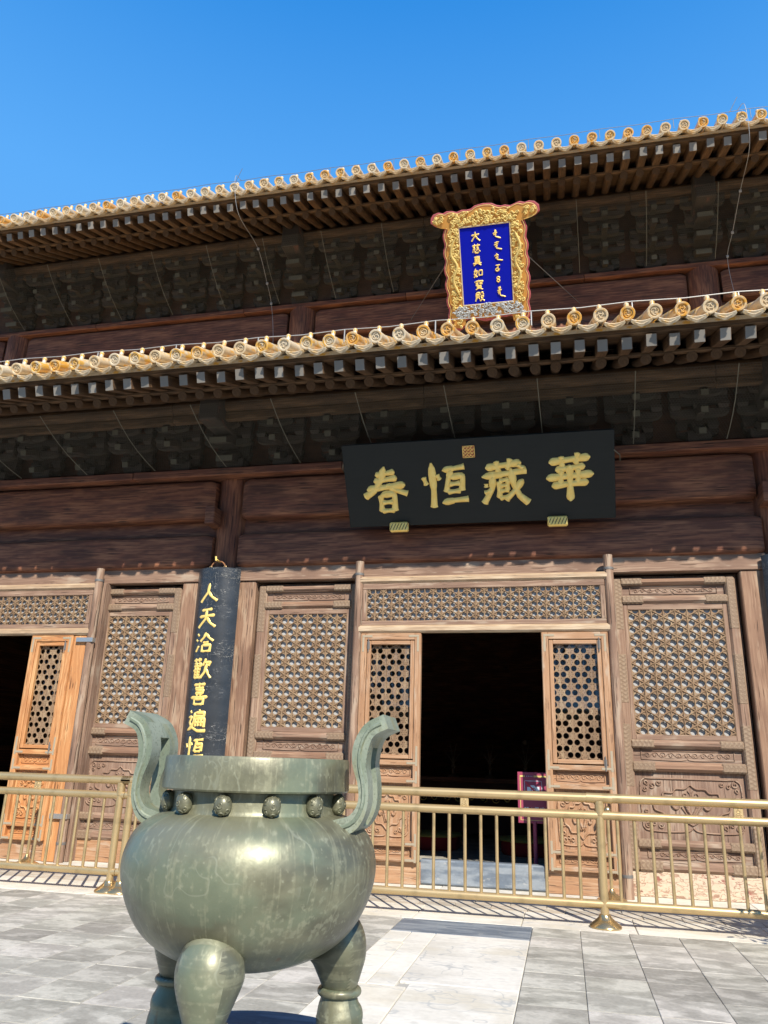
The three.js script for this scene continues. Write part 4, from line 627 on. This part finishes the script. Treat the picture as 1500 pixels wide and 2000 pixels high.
// ------------------------------------------------------------------ brass stanchions by the wall
for (const [x, z, label] of [[1.70, .22, 'short brass stanchion at the foot of the tan door leaf'], [-6.88, .42, 'short brass stanchion at the foot of the orange door leaf']]) {
  const g = thing('stanchion', label, 'stanchion', [x, 0.004, z], 'brass stanchions by the doors'); part('foot', lathe([[.19, 0], [.19, .015], [.15, .035], [.06, .075], [.03, .12], [.022, .14]], 24), M.brassBright, g); part('pole', rod([0, .12, 0], [0, 1.02, 0], .022, 12), M.brass, g); part('finial', lathe([[.022, 1.0], [.035, 1.02], [.024, 1.04], [.028, 1.05], [.048, 1.085], [.048, 1.11], [.028, 1.145], [.001, 1.155]], 20), M.brassBright, g);
}

// ------------------------------------------------------------------ bronze tripod burner on a round stone drum
{
  const BX = -.075, BZ = 8.6, PY = .5, K = .94;
  const ped = thing('stone_drum', 'round dark stone drum carrying the bronze tripod burner', 'pedestal', [BX, 0, BZ]); ped.scale.set(K, 1.132, K); part('drum', uvm(lathe([[.001, 0], [.56, 0], [.57, .02], [.57, .07], [.53, .10], [.53, .40], [.555, .44], [.555, PY - .01], [.545, PY], [.001, PY]], 48), 'x'), M.drum, ped);
  const g = thing('incense_burner', 'large green bronze tripod burner with two upright handles', 'burner', [BX, 1.6 - (1.6 - PY) * K, BZ]); g.scale.set(.93 * K, K, .93 * K); const y = (v) => v - PY;
  const cyl = (geo, R = .55) => { const q = geo.index ? geo.toNonIndexed() : geo, p = q.attributes.position, uv = new Float32Array(p.count * 2); for (let i = 0; i < p.count; i += 3) { const A = [0, 1, 2].map((k) => Math.atan2(p.getX(i + k), p.getZ(i + k))); for (let k = 1; k < 3; k++) { if (A[k] - A[0] > Math.PI) A[k] -= 2 * Math.PI; if (A[k] - A[0] < -Math.PI) A[k] += 2 * Math.PI; } for (let k = 0; k < 3; k++) { uv[(i + k) * 2] = A[k] * 1.6 / Math.PI / 1; uv[(i + k) * 2 + 1] = p.getY(i + k) + .2 * Math.hypot(p.getX(i + k), p.getZ(i + k)); } } q.setAttribute('uv', new THREE.BufferAttribute(uv, 2)); return q; };
  const prof = new THREE.SplineCurve([[.001, .800], [.18, .812], [.34, .86], [.46, .94], [.535, 1.05], [.568, 1.16], [.560, 1.25], [.52, 1.325], [.45, 1.372], [.388, 1.392]].map((p) => new THREE.Vector2(...p))).getPoints(44).map((p) => [Math.max(.001, p.x), y(p.y)]);
  part('belly', cyl(lathe(prof, 72)), M.bronze, g);
  part('neck', cyl(lathe([[.392, 1.386], [.384, 1.394], [.378, 1.41], [.377, 1.475], [.34, 1.478], [.34, 1.2]].map(([r, v]) => [r, y(v)]), 64)), M.bronze, g);
  part('rim', cyl(lathe([[.372, 1.482], [.426, 1.480], [.432, 1.487], [.430, 1.54], [.428, 1.605], [.422, 1.615], [.392, 1.615], [.386, 1.605], [.386, 1.48], [.372, 1.474]].map(([r, v]) => [r, y(v)]), 72)), M.bronze, g);
  part('ash_bed', new THREE.CircleGeometry(.388, 40).rotateX(-Math.PI / 2), std({ color: new THREE.Color().setRGB(.25, .24, .22), roughness: 1 }), g, [0, y(1.5), 0]);
  const bossL = [new THREE.SphereGeometry(.046, 20, 16)]; for (const [a, b] of [[0, 0], [1.0, .5], [-1.0, .5], [1.0, -.6], [-1.0, -.6], [0, 1.0], [0, -1.05]]) { const dv = V(Math.sin(a) * Math.cos(b), Math.sin(b), Math.cos(a) * Math.cos(b)), s = spiral(0, 0, .018, 1.1, rnd() * 6); const e1 = V(0, 1, 0).cross(dv).normalize(), e2 = dv.clone().cross(e1); bossL.push(stroke(s, .0042, .0045, (u, v, h) => { const w = dv.clone().multiplyScalar(.046).addScaledVector(e1, u).addScaledVector(e2, v).normalize().multiplyScalar(.0445 + h); return [w.x, w.y, w.z]; }, { even: true, n: 10 })); }
  const boss = uvm(merge(bossL), 'x'); for (let i = 0; i < 12; i++) { const a = i * Math.PI / 6 + .02, m = part('boss', boss, M.bronze, g, [Math.sin(a) * .395, y(1.433), Math.cos(a) * .395]); m.rotation.y = a; m.scale.set(.84, .9, .78); }
  // legs: one towards the viewer, two behind
  const legP = [[.35, .955, .07], [.385, .925, .110], [.413, .893, .131], [.43, .858, .136], [.441, .818, .127], [.446, .772, .109], [.449, .728, .090], [.450, .685, .074]], footP = [[.450, .69, .080], [.450, .665, .083], [.451, .63, .096], [.455, .60, .106], [.455, .575, .104], [.457, .54, .112], [.457, .502, .118]];
  for (let i = 0; i < 3; i++) {
    const a = .07 + i * Math.PI * 2 / 3, T3 = (q) => q.map(([r, v, rad]) => [Math.sin(a) * r, y(v), Math.cos(a) * r, rad]); const cv = (q) => { const c = new THREE.CatmullRomCurve3(q.map((p) => V(p[0], p[1], p[2]))), n = 22, R = new THREE.SplineCurve(q.map((p, k) => new THREE.Vector2(k, p[3]))); return c.getPoints(n).map((p, k) => [p.x, p.y, p.z, R.getPoint(k / n).y]); };
    const leg = part('leg', uvm(sweep(cv(T3(legP)), 28), 'y'), M.bronze, g); part('ankle_ring', uvm(new THREE.TorusGeometry(.084, .017, 12, 28).rotateX(Math.PI / 2).translate(Math.sin(a) * .450, y(.688), Math.cos(a) * .450), 'x'), M.bronze, leg); part('foot', uvm(sweep(cv(T3(footP)), 24), 'y'), M.bronze, leg);
  }
  // handles: S-curved straps with a slot, standing off the shoulders
  for (const s of [-1, 1]) {
    const c = new THREE.CatmullRomCurve3([[.425, 1.345], [.505, 1.375], [.545, 1.44], [.545, 1.52], [.525, 1.60], [.530, 1.67], [.565, 1.735], [.640, 1.772]].map((p) => V(p[0] * s, y(p[1]), 0))), n = 26, P = c.getPoints(n), zo = .135, zi = .045, pos = [], quad = (A, B, C, D) => pos.push(...A, ...B, ...C, ...A, ...C, ...D);
    const th = (t) => .034 + .008 * Math.cos(t * 9) + (t > .8 ? .010 * (t - .8) / .2 : 0), e = P.map((p, i) => { const t = P[Math.min(n, i + 1)].clone().sub(P[Math.max(0, i - 1)]).normalize(), nn = V(t.y, -t.x, 0), h = th(i / n) * .84; return [p.clone().addScaledVector(nn, h), p.clone().addScaledVector(nn, -h)]; });
    const strip = (i0, i1, z0, z1) => { for (let i = i0; i < i1; i++) { const [a, b] = e[i], [c2, d] = e[i + 1], q = (p, z) => [p.x, p.y, z]; quad(q(a, z1), q(b, z1), q(d, z1), q(c2, z1)); quad(q(b, z0), q(a, z0), q(c2, z0), q(d, z0)); quad(q(a, z0), q(a, z1), q(c2, z1), q(c2, z0)); quad(q(b, z1), q(b, z0), q(d, z0), q(d, z1)); } for (const i of [i0, i1]) { const [a, b] = e[i]; quad([a.x, a.y, z0], [b.x, b.y, z0], [b.x, b.y, z1], [a.x, a.y, z1]); } };
    strip(0, 19, zi, zo); strip(0, 19, -zo, -zi); strip(19, n, -zo, zo); strip(0, 4, -zi, zi);
    const gm = fromTris(pos); part('handle', uvm(toCreasedNormals(gm, .5), 'y'), M.verd, g);
    for (const k of [1, -1]) part('handle_ridge', uvm(sweep(P.slice(1, n).map((p) => [p.x, p.y, k * (zo + .001), .009]), 6), 'y'), M.verd, g);
  }
}

// ------------------------------------------------------------------ things inside the doorway
{
  const z = -.65, g = thing('notice_sign', 'maroon notice board on a post with a crossed-out camera and white writing', 'sign', [.705, .01, z]);
  part('post', sweep([[0, .02, 0, .03], [0, .86, 0, .03]], 14), M.maroon, g); part('foot', lathe([[.16, 0], [.16, .012], [.04, .03], [.03, .05]], 24), M.maroon, g);
  const b = part('board', cbox(.48, .715, .03, .006, 'y', [0, 1.192, 0]), M.maroon, g); const f = FLAT(0, 0, .0155);
  const strip = (x0, x1, y0, y1, m, n, d = .004) => part(n, span(x0, x1, y0, y1, .0152, .0152 + d, .001), m, b);
  strip(-.205, .205, 1.478, 1.502, M.signGold, 'gold_band'); strip(-.205, -.195, .875, 1.476, M.signGold, 'gold_line'); strip(-.193, .205, .875, .882, M.signGold, 'gold_line'); strip(-.13, .0, 1.4775, 1.5025, M.maroon, 'band_title', .006);
  { const L = []; for (let i = 0; i < 4; i++) { const x = -.10 + i * .025; L.push(stroke([[x - .007, 1.496], [x + .007, 1.496]], .002, .002, FLAT(0, 0, .0215), { even: true, n: 3 }), stroke([[x, 1.498], [x, 1.483]], .002, .0022, FLAT(0, 0, .0215), { even: true, n: 3 }), stroke([[x - .007, 1.486], [x + .007, 1.486]], .002, .0024, FLAT(0, 0, .0215), { even: true, n: 3 })); } part('title_lettering', uvm(merge(L), 'x'), M.signWhite, b); }
  const bx = -.01, by = 1.30, o = .125, L = []; for (const [x0, y0, x1, y1] of [[-o, -o, o, -o], [o, -o, o, o], [o, o, -o, o], [-o, o, -o, -o]]) L.push(stroke([[bx + x0, by + y0], [bx + x1, by + y1]], .004, .003, f, { even: true, n: 4 })); part('pictogram_frame', uvm(merge(L), 'x'), M.signWhite, b);
  const s = new THREE.Shape(); [[-.09, -.06], [.09, -.06], [.09, .045], [.03, .045], [.015, .065], [-.035, .065], [-.05, .04], [-.09, .04]].forEach(([x, yy], i) => (i ? s.lineTo(bx + x, by + yy) : s.moveTo(bx + x, by + yy))); s.closePath(); const hh = new THREE.Path(); hh.absarc(bx, by - .008, .036, 0, Math.PI * 2, true); s.holes.push(hh); part('camera_pictogram', new THREE.ExtrudeGeometry(s, { depth: .003, bevelEnabled: false }).translate(0, 0, .0155), M.signWhite, b); part('lens_pictogram', uvm(new THREE.CircleGeometry(.026, 20).translate(bx, by - .008, .0172), 'x'), M.signWhite, b);
  part('red_slash', stroke([[bx - .12, by + .12], [bx + .12, by - .12]], .013, .006, f, { even: true, n: 4 }), M.signRed, b);
  const T4 = ['jin', 'zhi', 'zhao', 'xiang'].map((k, i) => glyph(k, -.115 + i * .075, 1.03, .064, .0036, .002, f, true)); part('lettering', merge(T4), M.signWhite, b);
}
for (const [x, z, lb] of [[-1.5, -5.2, 'round red kneeling cushion with yellow top, the one farther from the notice sign'], [.40, -4.9, 'round red kneeling cushion with yellow top behind the notice sign']]) { const g = thing('kneeling_cushion', lb, 'cushion', [x, .01, z], 'kneeling cushions inside the doorway'); part('side', lathe([[.001, 0], [.48, 0], [.52, .05], [.52, .24], [.5, .27]], 28), M.cushionRed, g); part('top', lathe([[.56, .25], [.58, .275], [.54, .31], [.3, .33], [.001, .335]], 28), M.cushionYellow, g); }
{
  const g = thing('altar_table', 'long dark altar table deep inside the hall', 'altar', [0, .01, -8.2]); part('top', span(-2.6, 2.6, 1.25, 1.36, -.5, .5, .01), M.beam, g); part('front_panel', span(-2.4, 2.4, .1, 1.25, .30, .36, .01), M.red, g); for (const sx of [-1, 1]) for (const sz of [-1, 1]) part('leg', span(sx * 2.4 - .07, sx * 2.4 + .07, 0, 1.25, sz * .38 - .07, sz * .38 + .07, .01), M.beam, g);
  const L = []; for (let i = 0; i < 16; i++) L.push(stroke(spiral(-2.2 + i * .29, .9, .10, 1.2, i, i % 2 ? 1 : -1), .014, .014, FLAT(0, 0, .36), { even: true })); part('carving', uvm(merge(L), 'x'), M.gilt, g);
  [[-1.5, 'gilt altar ornament with curling branches beside the tall candlestick'], [-.6, 'gilt altar ornament with paired scrolls'], [.25, 'gilt altar ornament topped by a small knob'], [1.05, 'low gilt altar ornament with fanned leaves']].forEach(([x, label], k) => { const o = thing('altar_ornament', label, 'ornament', [x, 1.37, -8.1], 'gilt ornaments on the altar table'); part('stand', lathe([[.14, 0], [.13, .03], [.04, .07], [.03, .2], [.06, .24], [.02, .3]], 18), M.fit, o); const q = []; const n = k === 3 ? 7 : 4; for (let i = 0; i < n; i++) { const a = (i / (n - 1) - .5) * (k === 3 ? 2.6 : 1.8); q.push(sweep([0, .3, .6, 1].map((t) => [Math.sin(a) * (.1 + .18 * t) * t, .26 + Math.cos(a) * .5 * t * (k === 3 ? .7 : 1.1), .02 * Math.sin(t * 3), .014 * (1 - t * .6)]), 6)); } part('branches', merge(q), M.fit, o); if (k === 2) part('knob', new THREE.SphereGeometry(.06, 14, 10).translate(0, .84, 0), M.fit, o); });
}

// ------------------------------------------------------------------ potted tree added beyond the frame to cast shade on the railing; true caster unknown
{
  const g = thing('added_potted_tree', 'leafy tree in a round stone planter, added out of view to shade the railing', 'tree', [4.45, 0, 3.5]); part('planter', lathe([[.001, 0], [.42, 0], [.46, .05], [.58, .66], [.62, .70], [.62, .78], [.55, .78], [.53, .70], [.001, .70]], 32), M.marble, g);
  part('trunk', sweep([[0, .68, 0, .07], [.03, 1.0, .02, .06], [-.02, 1.35, 0, .05], [.04, 1.8, .03, .03], [.02, 2.2, 0, .015]], 10), M.raft, g);
  const L = []; for (let i = 0; i < 900; i++) { const a = rnd() * 6.283, b = Math.acos(rr(-1, 1)), q = Math.cbrt(rr(.12, 1)), k = .85 + .25 * Math.sin(a * 3 + b * 4), x = Math.sin(b) * Math.cos(a) * q * .74 * k, y = 1.62 + Math.cos(b) * q * .80 * k, z = Math.sin(b) * Math.sin(a) * q * .70 * k; const f = new THREE.BufferGeometry(); f.setAttribute('position', new THREE.Float32BufferAttribute([0, 0, 0, .035, .06, .008, 0, .14, 0, 0, 0, 0, 0, .14, 0, -.035, .06, .008], 3)); f.computeVertexNormals(); f.rotateX(rr(-1.6, 1.6)).rotateY(rnd() * 6.3).rotateZ(rr(-1, 1)).translate(x, y, z); L.push(f); }
  part('crown', merge(L), std({ color: new THREE.Color().setRGB(.05, .09, .03), roughness: .7, side: THREE.DoubleSide }), g).userData.kind = 'stuff';
}

// ------------------------------------------------------------------ wall and trees added behind the viewer to block low sky and feed reflections
{
  const wl = thing('added_courtyard_wall', 'dull red wall with a tiled coping, added out of view to block low sky', 'wall', [0, 0, 34]); part('face', span(-40, 40, 0, 4.2, 0, .7, .02), M.red, wl); part('plinth', span(-40, 40, 0, .7, -.08, .8, .02), M.stone, wl); part('coping', merge([span(-40, 40, 4.2, 4.5, -.3, 1, .05), span(-40, 40, 4.5, 4.9, .1, .6, .05)]), M.glaze, wl);
  const leafG = (n, rx, ry, yc) => { const L = []; for (let i = 0; i < n; i++) { const a = rnd() * 6.283, b = Math.acos(rr(-1, 1)), q = Math.cbrt(rr(.1, 1)), k = .8 + .3 * Math.sin(a * 3 + b * 5); const f = new THREE.BufferGeometry(); f.setAttribute('position', new THREE.Float32BufferAttribute([0, 0, 0, .16, .22, .05, 0, .5, 0, 0, 0, 0, 0, .5, 0, -.16, .22, .05], 3)); f.computeVertexNormals(); f.rotateX(rr(-1.6, 1.6)).rotateY(rnd() * 6.3).rotateZ(rr(-1, 1)).translate(Math.sin(b) * Math.cos(a) * q * rx * k, yc + Math.cos(b) * q * ry * k, Math.sin(b) * Math.sin(a) * q * rx * k); L.push(f); } return merge(L); };
  const crown = leafG(2200, 3.2, 3.6, 7.2), leafM = std({ color: new THREE.Color().setRGB(.045, .075, .03), roughness: .7, side: THREE.DoubleSide }), trunk = sweep([[0, 0, 0, .32], [.1, 2, 0, .25], [-.1, 4.5, .1, .2], [.1, 7, 0, .1], [0, 9, 0, .04]], 12);
  [[-17, 27, 'added unseen tree at the end of the row toward the orange door'], [-9, 28.5, 'added unseen tree beside the end tree of the row'], [-1.5, 28, 'middle added unseen tree of the row along the red wall'], [6, 29, 'added unseen tree just past the middle of the row'], [14, 27.5, 'added unseen tree at the end of the row toward the added potted tree']].forEach(([x, z, lb], i) => { const t = thing('added_courtyard_tree', lb, 'tree', [x, 0, z], 'unseen trees added along the wall to block low sky'); t.rotation.y = i * 1.3; part('trunk', trunk, M.raft, t); part('crown', crown, leafM, t); });
}

renderer.render(scene, camera);
